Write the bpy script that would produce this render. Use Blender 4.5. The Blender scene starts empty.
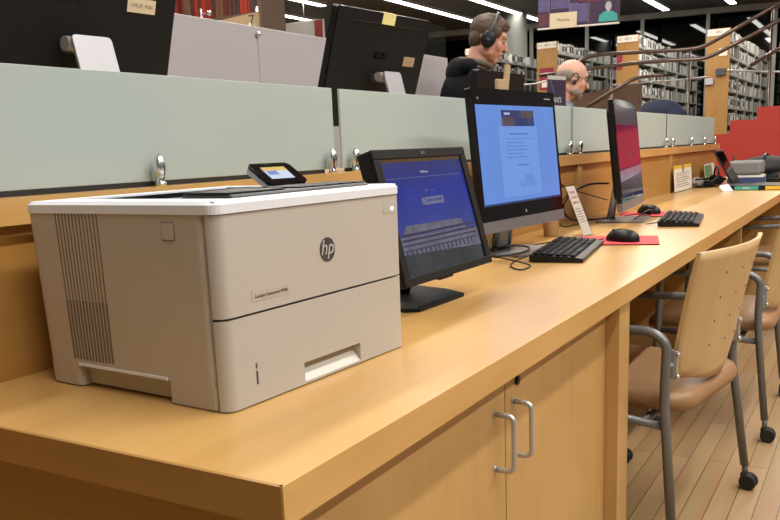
import bpy, bmesh, math, random
from mathutils import Vector, Matrix, Euler
random.seed(4)
SC = bpy.context.scene
COL = SC.collection
R = math.radians
V = Vector

# ------------------------------------------------------------------ camera
cam = bpy.data.cameras.new('camera'); camo = bpy.data.objects.new('camera', cam); COL.objects.link(camo)
yaw, pit, rol = -0.538054, -0.200491, -0.0408078
fw = V((math.sin(yaw)*math.cos(pit), math.cos(yaw)*math.cos(pit), math.sin(pit)))
rt = fw.cross(V((0, 0, 1))).normalized(); up = rt.cross(fw)
r2 = rt*math.cos(rol)+up*math.sin(rol); u2 = -rt*math.sin(rol)+up*math.cos(rol)
m = Matrix((r2, u2, -fw)).transposed().to_4x4(); m.translation = V((0.5086, -0.62255, 1.07149))
camo.matrix_world = m
cam.sensor_width = 36; cam.lens = 828.177/780*36; cam.shift_y = (319.559-260)/780
cam.clip_start = 0.02; cam.clip_end = 200
SC.camera = camo

# ------------------------------------------------------------------ world, light, exposure
W = bpy.data.worlds.new('world'); SC.world = W; W.use_nodes = True
bgn = W.node_tree.nodes['Background']; bgn.inputs[0].default_value = (1.0, 0.93, 0.84, 1); bgn.inputs[1].default_value = 0.13
SC.view_settings.view_transform = 'Standard'; SC.view_settings.look = 'None'
SC.view_settings.exposure = 0.0; SC.view_settings.gamma = 1.0; SC.view_settings.use_curve_mapping = False
SC.cycles.max_bounces = 8; SC.cycles.sample_clamp_indirect = 4.0; SC.cycles.caustics_reflective = False; SC.cycles.caustics_refractive = False
CEIL = 4.2

def area(name, loc, sx, sy, power, col=(1.0, 0.935, 0.84)):
    l = bpy.data.lights.new(name, 'AREA'); l.shape = 'RECTANGLE'; l.size = sx; l.size_y = sy; l.energy = power; l.color = col
    o = bpy.data.objects.new(name, l); COL.objects.link(o); o.location = loc; return o
area('ceiling_lamp_light', (3.2, 1.5, CEIL-.14), .16, 8, 230)
area('ceiling_lamp_light', (1.2, 2.5, CEIL-.14), .16, 8, 215)
area('ceiling_lamp_light', (-1.8, 4.0, CEIL-.14), .16, 8, 185)
area('ceiling_lamp_light', (-4.9, 6.0, CEIL-.14), .16, 8, 240)
area('ceiling_lamp_light', (-2.9, 13.8, CEIL-.14), .16, 5, 190)
area('ceiling_lamp_light', (-6.5, 13.5, CEIL-.14), .16, 5, 165)
area('ceiling_lamp_light', (0.2, 13.0, CEIL-.14), .16, 5, 190)
area('ceiling_lamp_light', (-1.2, 18.2, CEIL-.14), .16, 4, 140)

# ------------------------------------------------------------------ materials
def srgb(r, g, b):
    f = lambda c: (c/255/12.92) if c/255 <= .04045 else ((c/255+.055)/1.055)**2.4
    return (f(r), f(g), f(b))
def mat(name, col, rough=.5, metal=0, spec=.5, emit=0, coat=0, noise=0, nscale=30, bump=0, trans=0):
    m = bpy.data.materials.new(name); m.use_nodes = True; nt = m.node_tree; b = nt.nodes['Principled BSDF']
    b.inputs['Base Color'].default_value = (*col, 1); b.inputs['Roughness'].default_value = rough
    b.inputs['Metallic'].default_value = metal; b.inputs['Specular IOR Level'].default_value = spec
    if coat: b.inputs['Coat Weight'].default_value = coat; b.inputs['Coat Roughness'].default_value = .08
    if trans: b.inputs['Transmission Weight'].default_value = trans
    if emit: b.inputs['Emission Color'].default_value = (*col, 1); b.inputs['Emission Strength'].default_value = emit
    tc = nt.nodes.new('ShaderNodeTexCoord'); n = nt.nodes.new('ShaderNodeTexNoise'); n.inputs['Scale'].default_value = nscale
    n.inputs['Detail'].default_value = 4
    nt.links.new(tc.outputs['Object'], n.inputs['Vector'])
    if noise:
        mx = nt.nodes.new('ShaderNodeMix'); mx.data_type = 'RGBA'
        mx.inputs[6].default_value = (*[c*(1-noise) for c in col], 1); mx.inputs[7].default_value = (*[min(1, c*(1+noise)) for c in col], 1)
        nt.links.new(n.outputs['Fac'], mx.inputs[0]); nt.links.new(mx.outputs[2], b.inputs['Base Color'])
        if emit: nt.links.new(mx.outputs[2], b.inputs['Emission Color'])
    if bump:
        bp = nt.nodes.new('ShaderNodeBump'); bp.inputs['Strength'].default_value = bump; bp.inputs['Distance'].default_value = .002
        nt.links.new(n.outputs['Fac'], bp.inputs['Height']); nt.links.new(bp.outputs['Normal'], b.inputs['Normal'])
    return m
def wood(name, a, b_, axis='Y', rough=.35, coat=.3, scale=1.0):
    """maple veneer: fine grain drawn out along one axis plus soft broad figure"""
    m = bpy.data.materials.new(name); m.use_nodes = True; nt = m.node_tree; b = nt.nodes['Principled BSDF']
    tc = nt.nodes.new('ShaderNodeTexCoord'); mp = nt.nodes.new('ShaderNodeMapping')
    s = {'X': (1.2, 26, 26), 'Y': (26, 1.2, 26), 'Z': (26, 26, 1.2)}[axis]
    mp.inputs['Scale'].default_value = [v*scale for v in s]
    n = nt.nodes.new('ShaderNodeTexNoise'); n.inputs['Scale'].default_value = 1.0; n.inputs['Detail'].default_value = 6; n.inputs['Roughness'].default_value = .65
    mp2 = nt.nodes.new('ShaderNodeMapping'); mp2.inputs['Scale'].default_value = [2.2 if v < 5 else 5 for v in s]
    n2 = nt.nodes.new('ShaderNodeTexNoise'); n2.inputs['Scale'].default_value = 1.0; n2.inputs['Detail'].default_value = 2; n2.inputs['Distortion'].default_value = .6
    nt.links.new(tc.outputs['Object'], mp.inputs[0]); nt.links.new(mp.outputs[0], n.inputs['Vector'])
    nt.links.new(tc.outputs['Object'], mp2.inputs[0]); nt.links.new(mp2.outputs[0], n2.inputs['Vector'])
    ad = nt.nodes.new('ShaderNodeMath'); ad.operation = 'ADD'
    ml = nt.nodes.new('ShaderNodeMath'); ml.operation = 'MULTIPLY'; ml.inputs[1].default_value = .45
    ml2 = nt.nodes.new('ShaderNodeMath'); ml2.operation = 'MULTIPLY'; ml2.inputs[1].default_value = .55
    nt.links.new(n.outputs['Fac'], ml.inputs[0]); nt.links.new(n2.outputs['Fac'], ml2.inputs[0])
    nt.links.new(ml.outputs[0], ad.inputs[0]); nt.links.new(ml2.outputs[0], ad.inputs[1])
    cr = nt.nodes.new('ShaderNodeValToRGB'); cr.color_ramp.elements[0].position = .33; cr.color_ramp.elements[1].position = .68
    cr.color_ramp.elements[0].color = (*a, 1); cr.color_ramp.elements[1].color = (*b_, 1)
    nt.links.new(ad.outputs[0], cr.inputs[0]); nt.links.new(cr.outputs[0], b.inputs['Base Color'])
    b.inputs['Roughness'].default_value = rough; b.inputs['Coat Weight'].default_value = coat; b.inputs['Coat Roughness'].default_value = .16
    return m
M = {}
LA, LB = (.50, .285, .088), (.63, .385, .138)
M['wtop'] = wood('maple_top', LA, LB, 'Y', .34, .35)
M['wedge'] = wood('maple_edge', LA, LB, 'Y', .4, .2)
M['wdoor'] = wood('maple_door', (.46, .275, .095), (.56, .35, .135), 'Z', .4, .15)
M['wback'] = wood('maple_back', (.38, .19, .045), (.46, .245, .068), 'Y', .4, .15)
M['wend'] = wood('maple_end_shaded', (.32, .165, .042), (.40, .22, .062), 'X', .4, .15)  # same maple darkened, shade on the near end face put into its colour
M['wply'] = wood('maple_ply', (.50, .34, .16), (.60, .42, .21), 'Z', .38, .2)
M['wcase'] = wood('oak_case', (.30, .155, .04), (.38, .20, .055), 'Z', .5, .05)
M['black'] = mat('black_plastic', (.007, .007, .008), .42, spec=.3, noise=.3, nscale=60)
M['blackm'] = mat('matte_black', (.008, .008, .009), .6, spec=.25, bump=.15, nscale=400)
M['gloss'] = mat('gloss_black', (.004, .003, .004), .06, spec=.4)
M['rubber'] = mat('rubber', (.012, .012, .012), .7)
M['silver'] = mat('satin_silver', (.52, .53, .55), .36, metal=.6)
M['silverp'] = mat('silver_plastic', (.42, .42, .46), .4, metal=.25)
M['chinsil'] = mat('chin_silver', (.20, .20, .22), .35, metal=.4)
M['chrome'] = mat('chrome', (.8, .8, .8), .24, metal=1)
M['postm'] = mat('post_metal', (.35, .35, .36), .4, metal=.7)
M['tube'] = mat('grey_tube', (.17, .175, .18), .42, metal=.35, noise=.06)
M['beige'] = mat('printer_beige_cool_lit', (.45, .43, .40), .5, noise=.03, nscale=8, bump=.05)  # front beige more neutral than the side, its cooler light put into the colour
M['beigew'] = mat('printer_side', (.45, .41, .35), .55, noise=.03, nscale=8, bump=.08)
M['beiged'] = mat('printer_groove', (.16, .13, .10), .6)
M['tray'] = mat('tray_slope_lit', (.60, .58, .55), .45)  # lighter beige, brightness of the lit slope in the pull recess painted in
M['white'] = mat('printer_white', (.72, .76, .84), .4)
M['dgrey'] = mat('dark_grey', (.05, .053, .06), .45)
M['dseam'] = mat('seam', (.05, .04, .035), .7)
M['vinyl'] = mat('tan_vinyl', (.30, .17, .085), .42, noise=.15, nscale=12, bump=.2)
M['red'] = mat('red_wall', (.42, .032, .022), .6, noise=.06, nscale=2)
M['redpad'] = mat('red_pad', (.62, .05, .06), .7, bump=.2, nscale=300)
M['paper'] = mat('paper', (.74, .70, .64), .7, noise=.03)
M['cream'] = mat('cream_label', (.72, .62, .44), .7)
M['yellow'] = mat('yellow_note', (.85, .80, .35), .7)
M['crimson'] = mat('crimson_poster', (.25, .012, .04), .6)
M['inkred'] = mat('ink_red', (.5, .08, .06), .7)
M['ink'] = mat('ink', (.05, .05, .06), .7)
M['inkgrey'] = mat('ink_grey', (.25, .24, .23), .7)
M['lilac'] = mat('lilac_panel', (.46, .44, .475), .42, noise=.02, nscale=3)
M['ceil'] = mat('ceiling_paint', (.135, .13, .115), .8, noise=.05, nscale=1)
M['beam'] = mat('beam_paint', (.50, .48, .43), .6)
M['col'] = mat('column_paint', (.36, .35, .31), .7, noise=.04, nscale=2)
M['wing'] = mat('night_glass', (.004, .006, .005), .03, spec=.9)
M['tubelight'] = mat('tube_light', (1, .98, .93), .5, emit=9)
M['rail'] = mat('bronze_rail', (.16, .12, .105), .3, metal=.8)
M['brown'] = mat('brown_ramp', (.13, .075, .045), .6, noise=.15, nscale=6)
M['shelf'] = mat('shelf_metal', (.30, .31, .27), .55)
M['shelfd'] = mat('shelf_back', (.05, .05, .045), .8)
M['skin'] = mat('skin', (.52, .27, .19), .5, noise=.08, nscale=18)
M['skin2'] = mat('skin_pale', (.56, .31, .23), .5, noise=.08, nscale=18)
M['hair'] = mat('brown_hair', (.075, .042, .022), .6, noise=.5, nscale=90, bump=.9)
M['greyhair'] = mat('grey_hair', (.22, .18, .16), .7, noise=.4, nscale=120, bump=.8)
M['hoodie'] = mat('dark_cotton', (.008, .0085, .011), .85, spec=.1, noise=.3, nscale=12, bump=.3)
M['olive'] = mat('olive_cotton', (.11, .09, .06), .85, bump=.3)
M['shirt'] = mat('grey_shirt', (.14, .155, .18), .8, noise=.35, nscale=30, bump=.3)
M['jeans'] = mat('denim', (.03, .045, .08), .85, bump=.3)
M['navy'] = mat('navy_cloth', (.010, .015, .045), .8, noise=.3, nscale=15, bump=.8)
M['eyew'] = mat('eye_white', (.36, .30, .27), .4)
M['eye'] = mat('eye_dark', (.03, .02, .015), .3)
M['lip'] = mat('lip', (.42, .16, .12), .5)
M['teal'] = mat('teal', (.05, .36, .33), .6)
M['bluebook'] = mat('blue_cover', (.03, .06, .17), .5)
M['tan'] = mat('tan_board', (.42, .31, .18), .6, noise=.1)
M['cup'] = mat('cardboard', (.36, .22, .10), .7, noise=.05)
M['heather'] = mat('heather_cloth', (.22, .22, .22), .9, noise=.75, nscale=220, bump=.6)
M['purple'] = mat('purple_print', (.045, .02, .06), .6)
M['purple2'] = mat('violet_print', (.11, .09, .22), .6, noise=.4, nscale=9)
M['maroon'] = mat('maroon_print', (.12, .03, .05), .6, noise=.3, nscale=9)
M['inkwhite'] = mat('white_ink', (.75, .72, .74), .6)
M['green'] = mat('green_print', (.10, .28, .07), .6, noise=.6, nscale=60)
M['yel'] = mat('yellow_cover', (.75, .48, .04), .5)
# floor boards: strips running away from the desk end
def floor_mat():
    m = bpy.data.materials.new('floor_boards'); m.use_nodes = True; nt = m.node_tree; b = nt.nodes['Principled BSDF']
    tc = nt.nodes.new('ShaderNodeTexCoord'); mp = nt.nodes.new('ShaderNodeMapping'); mp.inputs['Rotation'].default_value = (0, 0, R(90))
    br = nt.nodes.new('ShaderNodeTexBrick'); br.inputs['Scale'].default_value = 1; br.inputs['Brick Width'].default_value = 1.1; br.inputs['Row Height'].default_value = .062
    br.inputs['Mortar Size'].default_value = .0016; br.inputs['Mortar Smooth'].default_value = .3; br.inputs['Color1'].default_value = (.45, .30, .155, 1); br.inputs['Color2'].default_value = (.36, .225, .11, 1)
    br.inputs['Mortar'].default_value = (.12, .065, .025, 1); br.offset = .37; br.inputs['Bias'].default_value = -.1
    mp2 = nt.nodes.new('ShaderNodeMapping'); mp2.inputs['Scale'].default_value = (30, 2, 1)
    n = nt.nodes.new('ShaderNodeTexNoise'); n.inputs['Scale'].default_value = 1; n.inputs['Detail'].default_value = 5
    mx = nt.nodes.new('ShaderNodeMix'); mx.data_type = 'RGBA'; mx.blend_type = 'MULTIPLY'; mx.inputs[0].default_value = .35
    nt.links.new(tc.outputs['Object'], mp.inputs[0]); nt.links.new(mp.outputs[0], br.inputs['Vector'])
    nt.links.new(tc.outputs['Object'], mp2.inputs[0]); nt.links.new(mp2.outputs[0], n.inputs['Vector'])
    nt.links.new(br.outputs['Color'], mx.inputs[6]); nt.links.new(n.outputs['Color'], mx.inputs[7])
    nt.links.new(mx.outputs[2], b.inputs['Base Color']); b.inputs['Roughness'].default_value = .38
    return m
M['floor'] = floor_mat()
def frosted_mat():
    m = bpy.data.materials.new('frosted_glass'); m.use_nodes = True; nt = m.node_tree; nt.nodes.remove(nt.nodes['Principled BSDF'])
    out = nt.nodes['Material Output']
    d = nt.nodes.new('ShaderNodeBsdfDiffuse'); d.inputs[0].default_value = (.60, .69, .68, 1)
    t = nt.nodes.new('ShaderNodeBsdfTranslucent'); t.inputs[0].default_value = (.60, .69, .68, 1)
    g = nt.nodes.new('ShaderNodeBsdfGlossy'); g.inputs['Roughness'].default_value = .22
    rf = nt.nodes.new('ShaderNodeBsdfRefraction'); rf.inputs['Roughness'].default_value = .45; rf.inputs['IOR'].default_value = 1.05; rf.inputs[0].default_value = (.85, .9, .86, 1)
    a = nt.nodes.new('ShaderNodeMixShader'); a.inputs[0].default_value = .30
    b = nt.nodes.new('ShaderNodeMixShader'); b.inputs[0].default_value = .12
    c = nt.nodes.new('ShaderNodeMixShader'); c.inputs[0].default_value = .07
    L = nt.links.new
    L(d.outputs[0], a.inputs[1]); L(t.outputs[0], a.inputs[2]); L(a.outputs[0], b.inputs[1]); L(rf.outputs[0], b.inputs[2])
    L(b.outputs[0], c.inputs[1]); L(g.outputs[0], c.inputs[2]); L(c.outputs[0], out.inputs[0])
    return m
M['frost'] = frosted_mat()
def clear_mat():
    m = bpy.data.materials.new('clear_acrylic'); m.use_nodes = True; nt = m.node_tree; nt.nodes.remove(nt.nodes['Principled BSDF'])
    t = nt.nodes.new('ShaderNodeBsdfTransparent'); t.inputs[0].default_value = (.95, .95, .95, 1); g = nt.nodes.new('ShaderNodeBsdfGlossy'); g.inputs['Roughness'].default_value = .03
    x = nt.nodes.new('ShaderNodeMixShader'); x.inputs[0].default_value = .07
    nt.links.new(t.outputs[0], x.inputs[1]); nt.links.new(g.outputs[0], x.inputs[2]); nt.links.new(x.outputs[0], nt.nodes['Material Output'].inputs[0]); return m
M['clear'] = clear_mat()
def screen_mat(name, col, e=1.0, grad=None, noise=0, nscale=6):
    """a lit display; black glossy glass over emitted picture colours"""
    m = bpy.data.materials.new(name); m.use_nodes = True; nt = m.node_tree; b = nt.nodes['Principled BSDF']
    b.inputs['Base Color'].default_value = (.004, .004, .004, 1); b.inputs['Roughness'].default_value = .12
    b.inputs['Emission Strength'].default_value = e; b.inputs['Emission Color'].default_value = (*col, 1)
    if grad or noise:
        tc = nt.nodes.new('ShaderNodeTexCoord')
        if grad:
            sp = nt.nodes.new('ShaderNodeSeparateXYZ'); cr = nt.nodes.new('ShaderNodeValToRGB')
            nt.links.new(tc.outputs['Generated'], sp.inputs[0]); nt.links.new(sp.outputs['Z'], cr.inputs[0])
            els = cr.color_ramp.elements
            els[0].position, els[0].color = grad[0][0], (*grad[0][1], 1); els[1].position, els[1].color = grad[-1][0], (*grad[-1][1], 1)
            for p, c in grad[1:-1]:
                q = els.new(p); q.color = (*c, 1)
            src = cr.outputs[0]
        else:
            rgb = nt.nodes.new('ShaderNodeRGB'); rgb.outputs[0].default_value = (*col, 1); src = rgb.outputs[0]
        if noise:
            n = nt.nodes.new('ShaderNodeTexNoise'); n.inputs['Scale'].default_value = nscale; n.inputs['Detail'].default_value = 4
            nt.links.new(tc.outputs['Object'], n.inputs['Vector'])
            mr = nt.nodes.new('ShaderNodeMapRange'); mr.inputs['To Min'].default_value = 1-noise; mr.inputs['To Max'].default_value = 1+noise
            nt.links.new(n.outputs['Fac'], mr.inputs['Value'])
            vm = nt.nodes.new('ShaderNodeVectorMath'); vm.operation = 'SCALE'
            nt.links.new(src, vm.inputs[0]); nt.links.new(mr.outputs[0], vm.inputs['Scale']); src = vm.outputs[0]
        nt.links.new(src, b.inputs['Emission Color'])
    return m

# ------------------------------------------------------------------ builders
I4 = Matrix.Identity(4)
def T(x, y, z): return Matrix.Translation((x, y, z))
def RZ(d): return Matrix.Rotation(R(d), 4, 'Z')
def RY(d): return Matrix.Rotation(R(d), 4, 'Y')
def RX(d): return Matrix.Rotation(R(d), 4, 'X')
def catmull(pts, n=8):
    pts = [V(p) for p in pts]; out = []
    P = [pts[0]*2-pts[1]]+pts+[pts[-1]*2-pts[-2]]
    for i in range(1, len(P)-2):
        for k in range(n):
            t = k/n; a, b, c, d = P[i-1], P[i], P[i+1], P[i+2]
            out.append(.5*((2*b)+(c-a)*t+(2*a-5*b+4*c-d)*t*t+(3*b-a-3*c+d)*t**3))
    out.append(pts[-1]); return out
def fillet(pts, r, n=6):
    """round the inner corners of a polyline"""
    pts = [V(p) for p in pts]; out = [pts[0]]
    for i in range(1, len(pts)-1):
        a, b, c = pts[i-1], pts[i], pts[i+1]
        k = min(r, (a-b).length*.48, (c-b).length*.48)
        s, e = b+(a-b).normalized()*k, b+(c-b).normalized()*k
        for j in range(n+1):
            t = j/n; out.append(s*(1-t)**2+b*2*t*(1-t)+e*t*t)
    out.append(pts[-1]); return out
class MB:
    def __init__(s): s.bm = bmesh.new(); s.m = []
    def mi(s, m):
        m = M[m] if isinstance(m, str) else m
        if m not in s.m: s.m.append(m)
        return s.m.index(m)
    def _fin(s, faces, m, smooth=False):
        i = s.mi(m)
        for f in faces: f.material_index = i; f.smooth = smooth
    def box(s, c, d, m, mx=I4, bev=0, seg=2):
        g = bmesh.ops.create_cube(s.bm, size=1, matrix=mx @ T(*c) @ Matrix.Diagonal((*d, 1)))
        fs = set(f for v in g['verts'] for f in v.link_faces)
        s._fin(fs, m)
        if bev:
            es = list(set(e for v in g['verts'] for e in v.link_edges))
            r = bmesh.ops.bevel(s.bm, geom=es, offset=min(bev, min(d)*.49), segments=seg, affect='EDGES', profile=.5, clamp_overlap=True)
            i = s.mi(m)
            for f in r['faces']: f.material_index = i; f.smooth = True
        return s
    def bb(s, x0, x1, y0, y1, z0, z1, m, mx=I4, bev=0):
        return s.box(((x0+x1)/2, (y0+y1)/2, (z0+z1)/2), (abs(x1-x0), abs(y1-y0), abs(z1-z0)), m, mx, bev)
    def tube(s, pts, r, m, seg=10, mx=I4, cap=True):
        pts = [mx @ V(p) for p in pts]; n = len(pts); rs = r if isinstance(r, (list, tuple)) else [r]*n
        t = (pts[1]-pts[0]).normalized(); ref = V((0, 0, 1)) if abs(t.z) < .9 else V((1, 0, 0)); nx = t.cross(ref).normalized()
        rings = []
        for i in range(n):
            t2 = ((pts[min(i+1, n-1)]-pts[max(i-1, 0)])).normalized()
            nx = (nx-t2*nx.dot(t2)).normalized(); ny = t2.cross(nx)
            rings.append([s.bm.verts.new(pts[i]+(nx*math.cos(2*math.pi*k/seg)+ny*math.sin(2*math.pi*k/seg))*rs[i]) for k in range(seg)])
        fs = []
        for a, b in zip(rings, rings[1:]):
            for k in range(seg): fs.append(s.bm.faces.new((a[k], a[(k+1) % seg], b[(k+1) % seg], b[k])))
        if cap: fs.append(s.bm.faces.new(rings[0][::-1])); fs.append(s.bm.faces.new(rings[-1]))
        s._fin(fs, m, True)
        if cap:
            fs[-1].smooth = fs[-2].smooth = False
        return s
    def lathe(s, prof, m, mx=I4, seg=20):
        """profile of (radius, height) pairs about local z"""
        rings = []
        for r, z in prof: rings.append([s.bm.verts.new(mx @ V((r*math.cos(2*math.pi*k/seg), r*math.sin(2*math.pi*k/seg), z))) for k in range(seg)])
        fs = []
        for a, b in zip(rings, rings[1:]):
            for k in range(seg): fs.append(s.bm.faces.new((a[k], a[(k+1) % seg], b[(k+1) % seg], b[k])))
        fs.append(s.bm.faces.new(rings[0][::-1])); fs.append(s.bm.faces.new(rings[-1]))
        s._fin(fs, m, True); fs[-1].smooth = fs[-2].smooth = False
        return s
    def prism(s, poly, h, m, mx=I4, smooth=False):
        """2D outline (x, y) extruded 0..h along local z"""
        a = [s.bm.verts.new(mx @ V((x, y, 0))) for x, y in poly]; b = [s.bm.verts.new(mx @ V((x, y, h))) for x, y in poly]
        n = len(poly); fs = [s.bm.faces.new((a[k], a[(k+1) % n], b[(k+1) % n], b[k])) for k in range(n)]
        caps = [s.bm.faces.new(a[::-1]), s.bm.faces.new(b)]
        s._fin(fs, m, smooth); s._fin(caps, m); return s
    def quad(s, pts, m, mx=I4):
        s._fin([s.bm.faces.new([s.bm.verts.new(mx @ V(p)) for p in pts])], m); return s
    def ell(s, c, d, m, mx=I4, u=20, v=14):
        g = bmesh.ops.create_uvsphere(s.bm, u_segments=u, v_segments=v, radius=1, matrix=mx @ T(*c) @ Matrix.Diagonal((*d, 1)))
        s._fin(set(f for q in g['verts'] for f in q.link_faces), m, True); return s
    def cone(s, a, b, ra, rb, m, mx=I4, seg=14):
        a, b = V(a), V(b); s.tube([a, b], [ra, rb], m, seg, mx)
        for p, r in ((a, ra), (b, rb)): s.ell(p, (r, r, r), m, mx, seg, 10)
        return s
    def text(s, body, size, m, mx, ext=.0004, align='CENTER', shear=0):
        cu = bpy.data.curves.new('t', 'FONT'); cu.body = body; cu.size = size; cu.extrude = ext; cu.align_x = align; cu.align_y = 'CENTER'; cu.shear = shear; cu.resolution_u = 3
        o = bpy.data.objects.new('t', cu); COL.objects.link(o); bpy.context.view_layer.update()
        me = bpy.data.meshes.new_from_object(o.evaluated_get(bpy.context.evaluated_depsgraph_get()))
        bpy.data.objects.remove(o); bpy.data.curves.remove(cu)
        me.transform(mx); n0 = len(s.bm.faces); s.bm.from_mesh(me); s.bm.faces.ensure_lookup_table()
        s._fin([s.bm.faces[i] for i in range(n0, len(s.bm.faces))], m); bpy.data.meshes.remove(me); return s
    def build(s, name, parent=None, loc=None, rotz=0):
        bmesh.ops.recalc_face_normals(s.bm, faces=s.bm.faces)
        me = bpy.data.meshes.new(name); s.bm.to_mesh(me); s.bm.free()
        for x in s.m: me.materials.append(x)
        o = bpy.data.objects.new(name, me); COL.objects.link(o)
        if parent: o.parent = parent
        if loc is not None: o.location = loc
        if rotz: o.rotation_euler.z = R(rotz)
        return o
def thing(name, label, cat, loc=(0, 0, 0), rotz=0, group=None):
    o = bpy.data.objects.new(name, None); COL.objects.link(o); o.location = loc; o.rotation_euler.z = R(rotz); o.empty_display_size = .1
    return tag(o, label, cat, group)
def tag(o, label, cat, group=None):
    o['label'] = label; o['category'] = cat
    if group: o['group'] = group
    return o
def struct(mb, name):
    o = mb.build(name); o['kind'] = 'structure'; return o
def dup(root, label=None, loc=None, rotz=None):
    r = root.copy(); COL.objects.link(r)
    if loc is not None: r.location = loc
    if rotz is not None: r.rotation_euler.z = R(rotz)
    if label: r['label'] = label
    for ch in list(root.children):
        c = ch.copy(); COL.objects.link(c); c.parent = r
        for g in list(ch.children):
            d = g.copy(); COL.objects.link(d); d.parent = c
    return r
def remesh(o, vox, smooth=4):
    md = o.modifiers.new('remesh', 'REMESH'); md.mode = 'VOXEL'; md.voxel_size = vox; md.use_smooth_shade = True
    if smooth: s = o.modifiers.new('smooth', 'SMOOTH'); s.factor = .5; s.iterations = smooth
    return o
# matrix that lays text / plates on a vertical face looking towards +x: local x -> +y, local y -> +z, local z -> +x
FX = Matrix(((0, 0, 1, 0), (1, 0, 0, 0), (0, 1, 0, 0), (0, 0, 0, 1)))
# the same on a face looking towards -y: local x -> +x, local y -> +z, local z -> -y
FY = Matrix(((1, 0, 0, 0), (0, 0, -1, 0), (0, 1, 0, 0), (0, 0, 0, 1)))
# on a face looking towards -x: local x -> -y
FNX = Matrix(((0, 0, -1, 0), (-1, 0, 0, 0), (0, 1, 0, 0), (0, 0, 0, 1)))
def rrect(x0, x1, y0, y1, r, n=5, rs=None):
    rs = rs or (r, r, r, r); out = []
    for (cx, cy, a0), q in zip(((x1, y1, 0), (x0, y1, 90), (x0, y0, 180), (x1, y0, 270)), rs):
        sx = -1 if cx == x1 else 1; sy = -1 if cy == y1 else 1
        if q <= 0: out.append((cx, cy)); continue
        for k in range(n+1):
            a = R(a0+90*k/n); out.append((cx+sx*q+q*math.cos(a), cy+sy*q+q*math.sin(a)))
    return out

# ================================================================== SETTING
b = MB(); b.bb(-16, 5, -4, 23.5, -.1, 0, 'floor'); struct(b, 'floor')
b = MB(); b.bb(-16, 5, -4, 23.5, CEIL, CEIL+.1, 'ceil'); struct(b, 'ceiling')
# night-dark window wall at the far end
pw = V((-6.035, 21.462, 0)); dw = V((8.58, 1.80, 0)).normalized(); aw = math.degrees(math.atan2(dw.y, dw.x))
WM = Matrix.Translation(pw) @ RZ(aw)
b = MB(); b.bb(-16, 5, 22.6, 22.65, 0, CEIL, 'wing'); struct(b, 'window_1')
b = MB(); b.bb(-10.2, 11, -.12, .10, CEIL-.13, CEIL, 'beam', WM); struct(b, 'trim_1')
k = 2
for u in (-5.2, -3.2, -1.75, -.32, 1.05, 2.6, 4.12, 5.6):
    b = MB(); b.bb(u-.045, u+.045, -.09, -.005, 0, CEIL-.13, 'beam', WM); struct(b, 'trim_%d' % k); k += 1
b = MB(); b.bb(-16.1, -16, -4, 23.5, 0, CEIL, 'ceil'); struct(b, 'wall_left')
b = MB(); b.bb(-9.5, 3, 15.2, 23, 0, .9, 'brown'); struct(b, 'floor_platform')

# ------------------------------------------------------------------ ceiling lights
LG = 'linear ceiling lamps'
def ceiling_light(x, y0, y1, label):
    t = thing('ceiling_light', label, 'ceiling light', (x, (y0+y1)/2, CEIL), 0)
    L = y1-y0
    b = MB(); b.bb(-.09, .09, -L/2, L/2, -.06, 0, 'beam'); b.build('housing', t)
    b = MB(); b.bb(-.07, .07, -L/2+.02, L/2-.02, -.075, -.061, 'tubelight'); b.build('diffuser', t)
ceiling_light(-8.52, 14.2, 19.8, 'long linear ceiling light ending behind the headphone man\'s head')
ceiling_light(-7.2, 15.0, 20.6, 'long linear ceiling light left of the purple hanging banner')
ceiling_light(-4.28, 18.4, 21.0, 'short visible end of a linear ceiling light right of the banner')
ceiling_light(-11.3, 12.4, 16.5, 'linear ceiling light above the lilac partition, the upper long one')
ceiling_light(-12.7, 12.6, 16.9, 'linear ceiling light running into the hanging white and red sign')
ceiling_light(-9.95, 10.0, 14.7, 'linear ceiling light tip at the frame top beside the black computer back')
for x, y0, y1, w in ((-5.77, 16.3, 20.9, 'hidden by the purple banner'), (-2.8, 15.9, 21.2, 'over the right media shelving'), (-6.0, 9, 13, 'over the middle of the hall'), (3.2, -2.5, 5.5, 'right of the desk'), (1.2, -1.5, 6.5, 'over the chairs'), (-1.8, 0, 8, 'over the desk'), (-4.9, 2, 10, 'behind the lilac partition')):
    ceiling_light(x, y0, y1, 'linear ceiling light %s' % w)

# ================================================================== DESK
TZ = .74
desk = thing('desk', 'long maple library desk with double doors at its near end', 'desk', (0, 0, 0))
b = MB(); b.bb(-.664, 0, 0, 7.2, TZ-.012, TZ, 'wtop'); b.bb(-.664, -.001, .001, 7.2, TZ-.045, TZ-.012, 'wtop')
# front build-up slopes a little, as the photo's apron does
b.build('desktop', desk)
b = MB(); b.bb(-.004, .0015, .0, 7.2, TZ-.0455, TZ+.0004, 'wedge'); b.bb(-.664, .0, -.0015, .004, TZ-.0455, TZ+.0004, 'wend'); b.build('edge_band', desk)
b = MB(); b.bb(-.66, -.040, .03, .05, .0, TZ-.045, 'wend'); b.build('end_panel', desk)
b = MB(); b.bb(-.66, -.060, .05, 1.302, .09, TZ-.045, 'wdoor'); b.bb(-.66, -.12, .05, 1.302, 0, .09, 'blackm'); b.build('cabinet_body', desk)
b = MB(); b.bb(-.66, -.008, 1.303, 1.395, 0, TZ-.045, 'wdoor'); b.build('leg_panel', desk)
for yy in (3.40, 5.25, 7.1):
    b = MB(); b.bb(-.66, -.03, yy, yy+.035, 0, TZ-.045, 'wdoor'); b.build('leg_panel', desk)
b = MB(); b.bb(-.664, -.645, 1.395, 7.2, .05, TZ-.045, 'wback'); b.build('modesty_panel', desk)
b = MB(); b.bb(-.060, -.040, .05, .678, .1, TZ-.0465, 'wdoor'); d1 = b.build('door', desk)
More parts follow.
